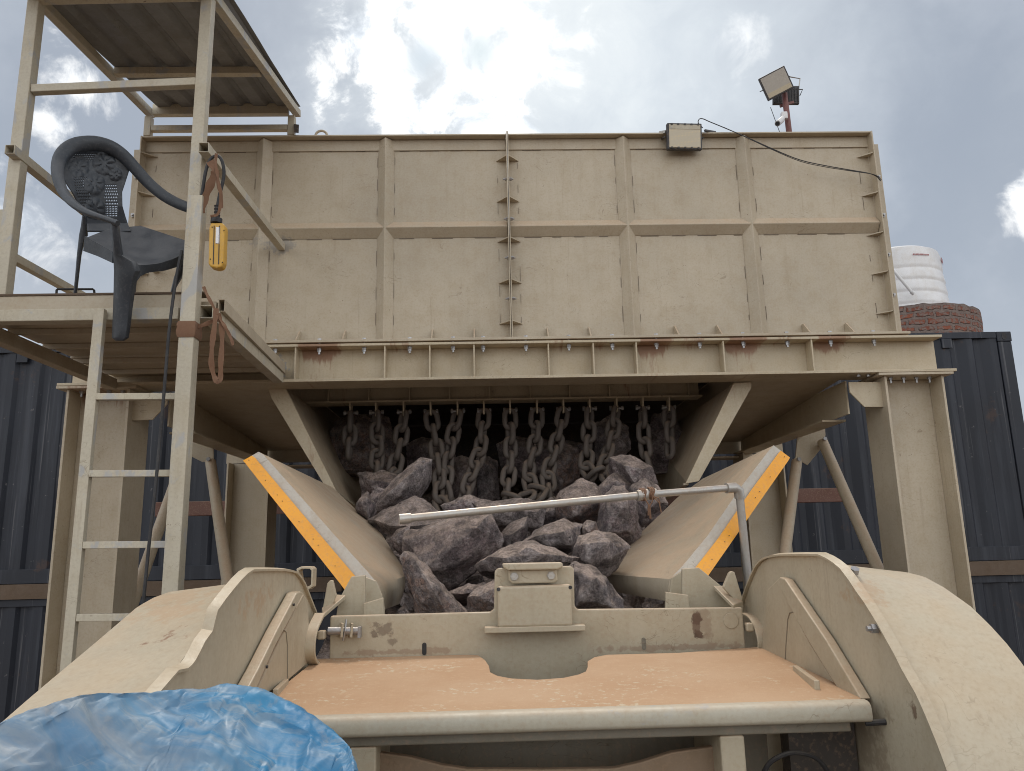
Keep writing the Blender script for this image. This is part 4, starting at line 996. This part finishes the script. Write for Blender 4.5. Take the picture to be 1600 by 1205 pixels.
MB().tube([aX(*p, -.5015) for p in ((449, 1062), (449, 1010), (447, 988), (443, 984))], .0014, 6).build('panel_seam', MSHADESEAM, jc)
for p in ((458, 945), (416, 1042)): c = aX(*p, -.4885); MB().tube([c, c+V((.0035, 0, 0))], .0035, 10).build('strap_hole', MBLK, jc)
MB().bar(aZ(1243, 1047, cz+.006), aZ(1277, 1072, cz+.006), .012, .022).build('deck_cleat', MPC, jc, .002)
MB().bar(aZ(447, 1068, cz+.006), aZ(430, 1085, cz+.006), .012, .022).build('deck_cleat', MPC, jc, .002)
# square-tube bracket on the left guard
bq = [aY(*p, 2.30) for p in ((463, 889), (470, 885.5), (485, 885.5), (489, 889), (488, 917), (482, 921.5), (468, 922))]
c_ = sum(bq, V())/len(bq); ring = MB(); n_ = len(bq)
for dpt in (0, .05):
    for k in (1.0, .78):
        for p in bq: ring.v.append(c_+(p-c_)*k+V((0, dpt, 0)))
for i in range(n_):
    j = (i+1) % n_
    ring.f += [(i, j, n_+j, n_+i), (2*n_+j, 2*n_+i, 3*n_+i, 3*n_+j), (j, i, 2*n_+i, 2*n_+j), (n_+i, n_+j, 3*n_+j, 3*n_+i)]
ring.build('guard_bracket', MPC, jc, .0015)
# body below, reaching the ground
MB().box(-.46, .74, 2.45, 3.0, -EYE, -.62).build('crusher_body', MPC, jc, .01)
MB().box(-.50, .78, 1.9, 2.29, -EYE, -.76).build('crusher_body', MPC, jc, .01)
# ---- feed chute plates with yellow edge strips
def chute(fold, far, lip, flange_out, yel, Yn, Yf, s_):
    n = len(fold)
    fo = [aY(*p, y) for p, y in zip(fold, Yn)]; fa = [aY(*p, y) for p, y in zip(far, Yf)]
    rows = [[a.lerp(b, u) for u in np.linspace(0, 1, 8)] for a, b in zip(fo, fa)]
    la, lb = aY(*lip[0], Yn[-1]+.01), aY(*lip[1], Yf[-1]+.01)
    for q in (.3, .65, 1.0):
        pr_ = [fo[-1]+(la-fo[-1])*q+(fo[-1]-fo[-2]).normalized()*.012*math.sin(math.pi*q)**.7*(1-q*.3), fa[-1]+(lb-fa[-1])*q+(fo[-1]-fo[-2]).normalized()*.012*math.sin(math.pi*q)**.7*(1-q*.3)]
        rows.append([pr_[0].lerp(pr_[1], u) for u in np.linspace(0, 1, 8)])
    ch_ = MB().sheet(rows, .012, -s_).build('chute_plate', MCH, jc, 0, True)
    ou = [aY(*p, y-.002) for p, y in zip(flange_out, Yn)]
    MB().sheet([[a, b] for a, b in zip(fo[:len(ou)], ou)], .008, s_).build('chute_flange', MGRY, ch_, 0, True)
    m_ = len(ou); yl = [[], []]
    for a_, b_ in zip(fo[:m_], ou):
        vw = b_.normalized()*-.014; yl[0].append(a_.lerp(b_, .46)+vw); yl[1].append(a_.lerp(b_, 1.06)+vw)
    MB().sheet([[p, q] for p, q in zip(*yl)], .004, s_).build('yellow_strip', MYEL, ch_)
    def along(L, u):
        d_ = [(L[i+1]-L[i]).length for i in range(len(L)-1)]; q = u*sum(d_)
        for i, x_ in enumerate(d_):
            if q <= x_ or i == len(d_)-1: return L[i].lerp(L[i+1], q/x_)
            q -= x_
    dots = MB()
    for k in range(9):
        u = (k+.2+.7*math.sin(k*7.3)**2)/9.3; p = along(yl[0], u).lerp(along(yl[1], u), .55)+V((0, -.003, 0))
        dots.tube([p, p+V((0, -.0015, 0))], .0017, 8)
    dots.build('rivets', MBLK, ch_)
chute([(404, 706), (412, 711), (460, 765), (520, 833), (575, 894), (592, 915)], [(520, 762), (528, 770), (556, 796), (596, 834), (628, 884), (634, 900)], [(600, 953), (624, 944)],
      [(381, 719), (384, 722), (425, 774), (480, 843), (534, 911), (548, 930)], [[(391, 722), (549, 901)], [(379.5, 720), (535, 912)]], [3.0, 2.99, 2.9, 2.78, 2.66, 2.62], [4.1, 4.05, 3.9, 3.6, 3.25, 3.15], 1)
chute([(1209, 696), (1203, 702), (1160, 758), (1105, 838), (1065, 886), (1047, 905)], [(1098, 748), (1090, 754), (1060, 776), (1000, 834), (955, 880), (944, 897)], [(1045, 940), (960, 925)],
      [(1233, 714), (1230, 719), (1190, 776), (1140, 848), (1106, 896), (1096, 912)], [[(1222, 713), (1090, 889)], [(1233.5, 716), (1107, 896)]], [3.0, 2.99, 2.9, 2.78, 2.66, 2.62], [4.1, 4.05, 3.9, 3.6, 3.25, 3.15], -1)

# ================================================================== WATER PIPE
wp = thing('spray_pipe', 'thin white galvanised pipe bent over the rocks with a tied coupling', 'pipe', aY(1172, 935, 2.78))
A, Bp, C_, D_ = aY(627, 811, 2.45), aY(1010, 773, 2.62), aY(1135, 763, 2.72), aY(1156, 778, 2.74)
Dn = aY(1172, 935, 2.78); Dn2 = Dn+(Dn-D_)*.35
MB().tube([A, A.lerp(Bp, .97)], .0125, 14).build('pipe_run', MGALV, wp, smooth=True)
MB().tube([Bp.lerp(C_, .03), C_], .0124, 14).build('pipe_run', MGALV, wp, smooth=True)
MB().tube([A-(Bp-A).normalized()*.006, A+(Bp-A).normalized()*.03], .0165, 14).build('end_cap', MGALV, wp, smooth=True)
u = (C_-A).normalized()
MB().tube([Bp-u*.035, Bp+u*.035], .0185, 14).build('coupling', MGALV, wp, smooth=True)
el = [C_, C_+(aY(1148, 762, 2.73)-C_), aY(1154, 766, 2.735), D_]
MB().tube(el, [.0185, .0185, .0185, .0185], 14).build('elbow', MGALV, wp, smooth=True)
MB().tube([D_, Dn2], .0142, 14).build('pipe_drop', MGALV, wp, smooth=True)
tw = MB(); random.seed(5)
for px in (1004, 1017):
    c = aY(px, 773 if px < 1010 else 771, 2.62)
    for k in range(3):
        pts = [c+V((.006*(k-1)+.003*math.sin(a*3), .0200*math.cos(a), .0200*math.sin(a))) for a in np.linspace(0, 6.3, 14)]
        tw.tube(pts, .003, 5)
    for k in range(3):
        e = c+V((random.uniform(-.02, .03), -.02, -random.uniform(.03, .085))); tw.tube([c+V((0, -.022, -.01)), c.lerp(e, .5)+V((.008, -.012, 0)), e], .0022, 5)
tw.build('twine', MCLOTH, wp)

# ================================================================== OPERATOR PLATFORM
op = thing('operator_platform', 'raised cream steel operator platform with roof, handrails and ladder beside the hopper', 'platform', (-1.6, 3.6, .94))
X0, X1 = -2.0, -1.235; YF, YB = 3.06, 4.30
MB().box(-2.45, X1-.02, YF-.03, YF+.03, .919, .969).build('front_beam', MPL, op, .003)
MB().box(-2.45, X1+.03, YF-.012, YF+.05, .970, 1.030).build('floor_angle', MPU, op, .002)
MB().hollow((-1.14, YF-.04, .945), (-1.192, YB-.004, .945), .055, .055).build('side_beam', MPL, op, .002)
MB().bar((-2.12, 2.6, .925), (-2.12, YB-.006, .925), .055, .06).build('side_beam', MPU, op, .002)
MB().hollow((-1.112, YF+.05, 1.0), (-1.17, YB-.005, 1.0), .03, .055).build('floor_edge', MPU, op, .002)
MB().box(-2.45, -1.16, YF-.016, YF+.048, 1.0305, 1.040).build('floor_edge', MTIM, op, .002)
yy = YF+.055; k = 0
while yy < YB-.05:
    w = .262; z = .990+.004*((k*7) % 3)
    MB().box(-2.52 if k == 0 else -2.17, -1.135-.012*k, yy, yy+w, z, z+.03).build('floor_plank', MPU, op, .003)
    MB().box(-2.16, -1.20, yy+.004, yy+.02, z-.028, z-.0005).build('plank_lip', MPU, op, .002)
    yy += w+.012; k += 1
pts = [aY(*p, 3.30) for p in ((88, 463), (88.5, 453.5), (90, 452), (145, 452), (147, 453.5), (148, 463))]
MB().tube(pts, .005, 6).build('floor_handle', MBLK, op)
rb0 = YF+.0
def vpost(x, y, z0, z1, w, name, mat=MPL): return MB().box(x-w/2, x+w/2, y-w/2, y+w/2, z0, z1).build(name, mat, op, .003)
zf = 2.43
vpost(X0+.005, YF+.02, 1.037, zf, .052, 'roof_post'); vpost(X1-.0, YF+.02, 1.015, zf+.035, .050, 'roof_post')
vpost(X1+.052-.01, YF-.062, -EYE, 1.43, .060, 'ladder_stile')
xb0, xb1 = aY(231, 200, 4.4).x, aY(455, 200, 4.4).x
zb = 2.665
for x in (xb0, xb1): vpost(x, 4.41, 2.512, zb-.02, .042, 'roof_post')
# roof frame
sl_ = (zb-zf)/(4.41-YF)
def zr_(y): return zf+.022+(y-YF)*sl_
for xa, xb in ((X0+.005, xb0-.012), (X1, xb1+.02)):
    y0_ = 2.75; MB().bar((xa, y0_, zr_(y0_)+.006), (xb, 4.46, zr_(4.46)), .042, .045).build('roof_rail', MPL, op, .003)
MB().bar((X0+.03, YF, zr_(YF)-.028), (X1-.026, YF, zr_(YF)-.012), .042, .04).build('roof_cross_rail', MPL, op, .003)
ym = 3.86; MB().bar((X0-.03, ym, zr_(ym)-.0), (X1+.0, ym, zr_(ym)+.0), .04, .042).build('roof_cross_rail', MPL, op, .003)
MB().bar((xb0+.022, 4.41, zr_(4.41)+.006), (xb1-.022, 4.41, zr_(4.41)+.006), .04, .072).build('roof_cross_rail', MPL, op, .003)
p0, p1 = aY(58, 141, YF+.02), aY(304, 130, YF+.02); MB().bar((X0+.032, YF+.02, p0.z), (X1-.026, YF+.02, p1.z), .036, .036).build('front_rail', MPL, op, .003)
pa = aY(235, 202, 4.41); MB().bar((xb0+.022, 4.41, pa.z), (xb1-.022, 4.41, pa.z), .036, .036).build('back_rail', MPL, op, .003)
MB().bar(aY(463, 201, 4.35), aY(463, 201, 4.47), .03, .05).build('rail_stub', MDARK, op)
# corrugated roof sheet
rows = []
xs = []; x = -2.03
while x < -1.16:
    for dx, dz in ((0, 0), (.075, 0), (.098, .024), (.125, .024)): xs.append((x+dx, dz))
    x += .148
for y in np.linspace(2.7, 4.455, 9): rows.append([(x, y, zr_(y)+.027+dz+.008*noise.noise((x*3, y*2, 8))) for x, dz in xs])
MB().sheet(rows, .002).build('roof_sheet', MROOF, op)
# handrails
def hr(a, b, w=.045): MB().hollow(a, b, w, w, .003).build('handrail', MPL, op, .002)
a = aY(15, 233, 3.0); hr(a, V((a.x-.0, 4.45, a.z+.0)), .04)
a = aY(318, 230, 2.98); b = aY(440, 386, 4.44); hr(a, b, .042)
a = aY(18, 402, 3.1); MB().bar((a.x, 3.1, a.z), (a.x+.02, 4.3, a.z+.02), .036, .036).build('handrail', MPL, op, .003)
a = aY(2, 365, 3.2); MB().box(a.x-.03, a.x+.012, 3.18, 3.24, 1.03, aY(2, 330, 3.2).z).build('toe_post', MPL, op, .003)
# ladder
ld = MB().bar((-1.553, YF-.055, .955), (-1.573, YF-.055, -EYE), .040, .028, (0, 1, 0)).build('ladder_rail', MPL, op, .002)
for py in (621, 741, 852, 965, 1080, 1200):
    p = aY(200, py, YF-.06); MB().bar((-1.536, YF-.058, p.z+.004), (X1+.012, YF-.058, p.z-.0), .026, .026).build('rung', MPL, ld, .002)
z = p.z
while z > -EYE+.35:
    z -= .29; MB().bar((-1.55, YF-.058, z+.004), (X1+.012, YF-.058, z), .026, .026).build('rung', MPL, ld, .002)

# ================================================================== CHAIR
chp = aY(150, 470, 3.1)
pc = thing('plastic_chair', 'dark navy moulded plastic armchair tipped over the edge of the platform', 'chair', (-1.65, 3.1, .98))
hoop = [(184, 349, 2.78), (168, 343, 2.79), (150, 337, 2.80), (130, 329, 2.82), (112, 316, 2.84), (97, 297, 2.87), (90, 272, 2.90), (93, 250, 2.94), (104, 235, 2.97), (122, 226, 3.0), (148, 224, 3.04), (172, 230, 3.08), (192, 243, 3.11), (212, 264, 3.14), (232, 286, 3.16), (256, 306, 3.165), (280, 319, 3.155), (302, 327, 3.14), (316, 332, 3.13)]
hw = [.011, .011, .012, .014, .017, .020, .023, .027, .030, .031, .031, .030, .028, .026, .025, .024, .023, .022, .020]
hp3, hw3 = smooth_path([aY(*p) for p in hoop], hw)
# band cross-section: flat oval lying in the plane of the picture of the back
hb = MB(); seg = 12
cen = sum(hp3[12:40], V())/28
for i, p in enumerate(hp3):
    d = (hp3[min(i+1, len(hp3)-1)]-hp3[max(i-1, 0)]).normalized(); vw = p.normalized(); a = d.cross(vw).normalized(); b = a.cross(d)
    for k in range(seg): th = 2*math.pi*k/seg; hb.v.append(p+a*hw3[i]*math.cos(th)+b*max(.012, hw3[i]*.5)*math.sin(th))
for i in range(len(hp3)-1):
    for k in range(seg): hb.f.append((i*seg+k, i*seg+(k+1) % seg, (i+1)*seg+(k+1) % seg, (i+1)*seg+k))
hb.f += [tuple(range(seg))[::-1], tuple((len(hp3)-1)*seg+k for k in range(seg))]
hb.build('arm_hoop', MCHAIRM, pc, 0, True)
# lattice splat with raised flowers
def cr2p(x, y): return 60+x/3.256, 190+y/3.256
sp = [(130, 165, 395, 3.015, 3.10), (160, 128, 432, 3.01, 3.115), (200, 106, 455, 2.99, 3.13), (250, 106, 462, 2.98, 3.145), (300, 132, 446, 2.975, 3.15), (360, 172, 426, 2.99, 3.145), (430, 207, 428, 3.03, 3.155), (480, 228, 442, 3.06, 3.175), (520, 245, 455, 3.08, 3.19), (560, 250, 470, 3.06, 3.17)]
NU, NV = 56, 78; rows = []
for v in range(NV+1):
    fy = v/NV*(len(sp)-1); i = min(int(fy), len(sp)-2); u_ = fy-i
    y, xl, xr, yl, yr = [sp[i][k]*(1-u_)+sp[i+1][k]*u_ for k in range(5)]
    row = []
    for u in range(NU+1):
        s = u/NU; x = xl+(xr-xl)*s; row.append((x, y, yl+(yr-yl)*s+.02*math.sin(math.pi*s)))
    rows.append(row)
flowers = [(205, 232, 54), (335, 215, 60), (285, 318, 54), (285, 445, 54), (392, 270, 34)]
spm = MB(); idx = {}
def relief(x, y):
    h = 0
    for fx, fy, fr2 in flowers:
        dx, dy = x-fx, y-fy; rr = math.hypot(dx, dy)/fr2
        if rr < 1: h = max(h, (.35+.65*abs(math.sin(3.5*math.atan2(dy, dx))))*math.sin(math.pi*min(1, rr*1.02))**.5)
        if rr < .22: h = max(h, .8)
    return h
for v in range(NV+1):
    for u in range(NU+1):
        x, y, Y = rows[v][u]; h = relief(x, y); p = aY(*cr2p(x, y), Y); spm.v.append(p-p.normalized()*.010*h)
for v in range(NV):
    for u in range(NU):
        x, y, _ = rows[v][u]
        inb = (172 < x < 262 and 280 < y < 440 and x > 172+(y-300)*.25) or (335 < x < 400 and 320 < y < 482) or (175 < x < 300 and 162 < y < 200)
        lattice = inb and all(math.hypot(x-a, y-b) > c*.98 for a, b, c in flowers) and 2 < u < NU-3 and 2 < v
        if lattice and v % 2 == 0 and (u+v//2*1) % 2 == 0: continue
        a = v*(NU+1)+u; spm.f.append((a, a+1, a+NU+2, a+NU+1))
o = spm.build('backrest', MCHAIRM, pc, 0, True)
md = o.modifiers.new('thick', 'SOLIDIFY'); md.thickness = .006; md.offset = 0
# seat: dished patch, rounded lip
def poly_at(P_, u):
    L = [(P_[i+1]-P_[i]).length for i in range(len(P_)-1)]; q = u*sum(L)
    for i, x_ in enumerate(L):
        if q <= x_ or i == len(L)-1: return P_[i].lerp(P_[i+1], q/x_)
        q -= x_
tpx = [(442, 704, 2.89), (500, 720, 2.92), (560, 725, 2.96), (620, 718, 3.01), (700, 690, 3.07), (760, 655, 3.12), (800, 622, 3.16)]
btx = [(500, 815, 2.92), (520, 787, 2.94), (560, 768, 2.98), (640, 760, 3.04), (715, 738, 3.10), (790, 705, 3.17)]
front_ = [aY(*cr2p(*p[:2]), p[2]) for p in tpx]; low_ = [aY(*cr2p(*p[:2]), p[2]) for p in btx]
rear_ = [aY(*cr2p(246, 590), 3.03), aY(*cr2p(360, 545), 3.14), aY(*cr2p(520, 530), 3.24)]
rows = []
for i in range(15):
    u = i/14; r_ = []
    for j in range(19):
        v = j/18; p = poly_at(rear_, v).lerp(poly_at(front_, v), u)
        r_.append(p-V((0, 0, .030))*math.sin(math.pi*u)*math.sin(math.pi*v))
    rows.append(r_)
# rolled front lip running into the apron
rows.append([poly_at(front_, j/18).lerp(poly_at(low_, j/18), .22)+V((0, -.012, .0)) for j in range(19)])
rows.append([poly_at(front_, j/18).lerp(poly_at(low_, j/18), .6)+V((0, -.010, 0)) for j in range(19)])
rows.append([poly_at(low_, j/18) for j in range(19)])
MB().sheet(rows, .010, -1).build('seat', MCHAIRM, pc, 0, True)
def loft(sections, depth, name, Yd=.0):
    """sections: (crop y, left x, right x, Y) -> closed moulding with thickness going away from the viewer"""
    mb = MB(); S_ = sections
    for y, xl, xr, Y in S_:
        a, b = aY(*cr2p(xl, y), Y), aY(*cr2p(xr, y), Y); m_ = (a+b)/2
        vw = m_.normalized(); bow = (b-a).length*.16
        mb.v += [a+vw*depth*.4, a.lerp(b, .2)-vw*bow*.6, m_-vw*bow, a.lerp(b, .8)-vw*bow*.6, b+vw*depth*.4, b+vw*depth, a+vw*depth]
    n = 7
    for i in range(len(S_)-1):
        for k in range(n): mb.f.append((i*n+k, i*n+(k+1) % n, (i+1)*n+(k+1) % n, (i+1)*n+k))
    mb.f += [tuple(range(n))[::-1], tuple((len(S_)-1)*n+k for k in range(n))]
    return mb.build(name, MCHAIRM, pc, .002, True)
loft([(498, 362, 402, 2.79), (530, 364, 412, 2.80), (600, 372, 420, 2.82), (680, 380, 432, 2.86), (715, 382, 500, 2.88), (760, 384, 520, 2.89), (800, 383, 503, 2.90), (860, 382, 492, 2.92), (950, 379, 480, 2.94), (1050, 375, 468, 2.96), (1100, 373, 460, 2.965), (1116, 392, 440, 2.97)], .045, 'leg')
loft([(480, 222, 246, 3.05), (530, 216, 250, 3.08), (580, 206, 252, 3.10), (610, 203, 236, 3.11), (680, 195, 220, 3.13), (780, 187, 208, 3.16), (880, 177, 197, 3.19), (896, 177, 196, 3.20)], .03, 'leg')
MB().sheet([[aY(*cr2p(245, 584), 3.035), aY(*cr2p(310, 620), 2.99), aY(*cr2p(386, 664), 2.93)], [aY(*cr2p(238, 658), 3.08), aY(*cr2p(310, 686), 3.0), aY(*cr2p(386, 722), 2.93)]], .008).build('apron', MCHAIRM, pc, 0, True)
loft([(560, 760, 800, 3.16), (660, 745, 790, 3.18), (730, 715, 775, 3.2), (790, 690, 735, 3.22), (850, 676, 700, 3.24), (880, 668, 690, 3.25)], .03, 'leg')
loft([(560, 505, 540, 3.24), (700, 480, 510, 3.28), (880, 470, 495, 3.32)], .03, 'leg')

# ================================================================== PENDANT, RIBBONS, ROPE
pd = thing('pendant_control', 'yellow hanging crane pendant control tied to the handrail', 'pendant control', aY(337, 384, 2.99))
YP = 2.97
bod = [aY(*p, YP) for p in ((329, 348), (347, 348), (350.5, 351), (351, 357), (349, 410), (346, 417), (338, 419), (328, 416.5), (325, 411), (326.5, 355))]
MB().prism(bod, (0, .045, 0)).build('body', MREM, pd, .007)
for x_ in (334.2, 342.5): MB().prism([aY(x_, 353, YP-.0005), aY(x_+1.1, 353, YP-.0005), aY(x_-.3, 413, YP-.0005), aY(x_-1.4, 413, YP-.0005)], (0, -.002, 0)).build('groove', MBLK, pd)
MB().prism([aY(*p, YP-.0007) for p in ((337.5, 355), (344, 355.5), (343, 381), (337, 380.5))], (0, -.0018, 0)).build('sticker', MWHT, pd)
for p in ((331.5, 355), (350, 360), (328.5, 405), (347.5, 410)): MB().tube([aY(*p, YP+.001), aY(*p, YP-.002)], .0025, 8).build('screw', MBLK, pd)
MB().tube([aY(338, 349, YP+.02), aY(338.5, 342, YP+.02)], .023, 14).build('collar', MBLK, pd, smooth=True)
gp = MB(); pts = []
for k in range(9): pts.append((aY(339+.6*k/8, 342-20*k/8, YP+.02), .013 if k % 2 == 0 else .010))
gp.tube([p for p, r_ in pts], [r_ for p, r_ in pts], 12).build('strain_relief', MBLK, pd, smooth=True)
cb = [aY(*p, YP+.02) for p in ((340, 322), (343, 305), (348, 285), (350, 268), (347, 252), (341, 244), (332, 246), (326, 254), (321, 270), (317, 295), (312, 325))]
cb, cw = smooth_path(cb, [.0068]*len(cb)); MB().tube(cb, .0068, 10).build('cable', MBLK, pd, smooth=True)
def ribbon(pts, w, Y, name='ribbon', tw_=0.0):
    P = [aY(*p[:2], Y+(p[2] if len(p) > 2 else 0)) for p in pts]; P, _ = smooth_path(P, [0]*len(P), 4); rows = []
    for i, p in enumerate(P):
        d = (P[min(i+1, len(P)-1)]-P[max(i-1, 0)]).normalized(); a = d.cross(p.normalized()).normalized(); b = a.cross(d); th = tw_*math.sin(i*.55)
        a = a*math.cos(th)+b*math.sin(th); ww = w*(1+.18*math.sin(i*1.3)); rows.append([p-a*ww/2, p+b*.003*math.sin(i), p+a*ww/2])
    return MB().sheet(rows, .0018)
rb = thing('cloth_ribbon', 'brown cloth strips knotted over the handrail above the yellow pendant', 'cloth strip', aY(330, 300, 2.96), 'brown cloth ties')
ribbon([(338, 240), (337, 258), (341, 280), (344, 300), (344, 322), (340, 335), (329, 338)], .011, 2.945, tw_=.5).build('strip', MCLOTH, rb, 0, True)
ribbon([(328, 252), (336, 266), (334, 275), (326, 295), (318, 315), (314, 332)], .030, 2.985, tw_=.15).build('strip', MCLOTH, rb, 0, True)
ribbon([(337, 262), (340, 285), (346, 305), (345, 325)], .014, 2.955, tw_=.6).build('strip', MCLOTH, rb, 0, True)
r2 = thing('cloth_ribbon', 'brown cloth bandage round the ladder stile with a long loop hanging from the tube end', 'cloth strip', aY(300, 515, 2.95), 'brown cloth ties')
st = V((X1+.042, YF-.062, 0)); rows = []
for k, (py, gr) in enumerate(((502, .003), (507, .007), (512, .006), (518, .008), (523, .006), (527, .003))):
    z = aY(300, py, 2.97).z; h_ = .030+gr
    rows.append([(st.x+sx*h_, st.y+sy*h_, z+.004*noise.noise((sx*3, k, sy))) for sx, sy in ((-1, -1), (0, -1.03), (1, -1), (1, 1), (-1, 1), (-1, -1))])
MB().grid(rows).build('wrap', MCLOTH, r2, 0, True)
ribbon([(338, 482, 0), (335, 510, -.01), (331, 545, -.01), (331, 575, 0), (338, 595, 0), (344, 592, .01), (345, 570, .01), (347, 530, .01), (345, 505, .01), (340, 490, 0)], .019, 2.98, tw_=.25).build('loop', MCLOTH, r2, 0, True)
ribbon([(318, 448), (324, 462), (333, 478), (343, 497), (350, 508), (357, 520), (362, 532), (364, 540)], .012, 2.985, tw_=.4).build('tail', MCLOTH, r2, 0, True)
ribbon([(303, 512), (318, 508), (332, 502), (342, 498)], .016, 2.99, tw_=.2).build('tie', MCLOTH, r2, 0, True)
rp = MB(); P = [aY(*p) for p in ((284, 392, 3.0), (277, 425, 2.98), (270, 470, 2.96), (264, 520, 2.955), (259, 580, 2.95), (254, 640, 2.95), (243, 760, 2.94), (233, 850, 2.93), (226, 920, 2.92), (220, 985, 2.92))]
P += [P[-1]+V((-.03, 0, -.8)), P[-1]+V((-.05, .05, -2.7))]
P, w_ = smooth_path(P, [.0065]*len(P), 4)
tag(rp.tube(P, .0065, 8).build('black_rope', MBLK, None, 0, True), 'worn black cable hanging in front of the ladder from the platform corner', 'cable')

# ================================================================== FLOODLIGHT ON HOPPER
c = aY(1070, 213, 4.36)
fl, fpt = flood('floodlight', 'rectangular LED floodlight clamped on the front rim of the hopper', c, .222, .168, .035, (.05, -.985, -.17), R(0), MLENS, 'floodlights')
MB().bar(aY(1101, 204, 4.38), aY(1118, 207, 4.42), .012, .014).build('bracket_arm', MLAMP, fl, .002)
MB().bar(aY(1040, 206, 4.38), aY(1030, 208, 4.42), .012, .02).build('bracket_arm', MGALV, fl, .002)
pts = [aY(x, y, 4.365-.0) for x, y in ((1098, 200), (1091, 192), (1093, 186), (1099, 186), (1108, 190), (1130, 199), (1170, 216), (1210, 234), (1250, 250), (1290, 259), (1330, 266), (1358, 271), (1370, 276), (1376, 283))]
P, w_ = smooth_path(pts, [.004]*len(pts), 4); MB().tube(P, .0030, 7).build('supply_cable', MBLK, fl, 0, True)
pts = [p+V((0, -.01, -.010*math.sin(i*.5)-.006)) for i, p in enumerate(pts[5:])]; P, w_ = smooth_path(pts, [.003]*len(pts), 4); MB().tube(P, .0022, 6).build('supply_cable', MBLK, fl, 0, True)

# ================================================================== BLUE TARPAULIN over the drive motor
cont = [(-160, 1190), (-80, 1160), (0, 1131), (60, 1107), (130, 1086), (200, 1080), (270, 1077), (318, 1074), (340, 1067), (356, 1065), (378, 1069), (404, 1076), (440, 1094), (480, 1116), (512, 1137), (536, 1152), (548, 1165), (551, 1185), (552, 1210)]
yr = [.78, .82, .86, .90, .95, 1.0, 1.05, 1.08, 1.09, 1.09, 1.09, 1.08, 1.08, 1.07, 1.06, 1.05, 1.03, 1.0, .98]
ridge = [aY(*p, y) for p, y in zip(cont, yr)]
ridge, yr2 = smooth_path(ridge, yr, 9)
peak = aY(352, 1066, 1.09)
CR = [(.25, .97, 9, .009, .3, 3), (-.35, .94, 15, .008, 1.7, 4), (.85, .5, 8, .008, 2.9, 3.5), (.6, -.8, 19, .006, 4.4, 5), (.1, 1, 31, .0045, 5.2, 6), (.95, -.2, 26, .0042, 6.1, 6), (.5, .86, 47, .0026, 7.7, 8), (-.7, .7, 60, .0020, 9.1, 9), (.2, 1, 84, .0012, 3.1, 9)]
rows = []
NR = 84
for r_ in range(-8, NR):
    row = []
    for i, p in enumerate(ridge):
        u = i/(len(ridge)-1)
        if r_ < 0:
            k = -r_/8; q = p+V((0, .16*k, -.35*k*k-.02*k))
        else:
            k = r_/(NR-1)
            side = max(0, (u-.70)/.30)
            # plunge towards the viewer, steeper on the right shoulder
            q = p+V((-.10*side*k-.04*k, -.52*k*(1-.55*side), -.14*k-.36*k**2.4-.30*side*k))
        d = q-peak; ang = math.atan2(d.z+d.y*.3, d.x); rad = d.length
        w = .55+.45*noise.noise((q.x*4, q.y*4, 1))
        fold = .026*(abs(math.sin(ang*6.5+1.2*noise.noise((q.x*5, q.y*5, 0))))**1.3-.4)*min(1, rad*4)*w*max(0, min(1, (u-.40)/.2))
        crump = .010*noise.noise((q.x*7, q.y*6, q.z*6))+.006*noise.noise((q.x*17, q.y*15, q.z*15))
        if abs(r_) < 5: kk = .35+.13*abs(r_); fold *= kk; crump *= kk
        row.append(q+V((0, -.3, 1)).normalized()*(fold+crump))
    rows.append(row)
# let the sheet buckle: an oversize cloth held at scattered points creases between them
def settle(rows, frames=16, grow=.075):
    m_ = MB().grid(rows); me = bpy.data.meshes.new('cloth'); me.from_pydata(m_.v, [], m_.f); me.update()
    cloth = bpy.data.objects.new('cloth', me); COL.objects.link(cloth)
    vg = cloth.vertex_groups.new(name='held'); rr_ = random.Random(4); m = len(rows[0]); n0 = len(rows)
    for i in range(n0):
        for j in range(m):
            u = j/(m-1)
            if i in (8, 9) and j % 3 == 0 or i in (0, n0-1) or j in (0, m-1) or rr_.random() < (.011 if u < .5 else .004): vg.add([i*m+j], 1.0, 'REPLACE')
    md = cloth.modifiers.new('cloth', 'CLOTH'); st_ = md.settings
    st_.quality = 7; st_.mass = .10; st_.tension_stiffness = 60; st_.compression_stiffness = 60; st_.shear_stiffness = 20; st_.bending_stiffness = .10
    st_.shrink_min = -grow; st_.shrink_max = -grow; st_.air_damping = 3; st_.vertex_group_mass = 'held'; st_.pin_stiffness = 1
    st_.effector_weights.gravity = .12
    md.collision_settings.use_collision = False
    md.point_cache.frame_start = 1; md.point_cache.frame_end = frames; S.frame_start = 1; S.frame_end = frames
    for f_ in range(1, frames+1): S.frame_set(f_)
    ev = cloth.evaluated_get(bpy.context.evaluated_depsgraph_get()); vs = [v.co.copy() for v in ev.data.vertices]; S.frame_set(1)
    bpy.data.objects.remove(cloth); bpy.data.meshes.remove(me)
    return [vs[i*m:(i+1)*m] for i in range(n0)]
rows = settle(rows)
o = MB().grid(rows).build('tarpaulin', MTARP, None, 0, True, sub=1)
tag(o, 'dusty blue plastic tarpaulin draped over machinery in the near left corner', 'tarpaulin')
mb = MB().tube([(-.33, .62, -.62), (-.33, 1.12, -.62)], .16, 32).box(-.47, -.19, .66, 1.08, -EYE, -.70)
tag(mb.build('drive_motor', MDARK, None, .006), 'dark drive motor hidden under the blue tarpaulin', 'motor')
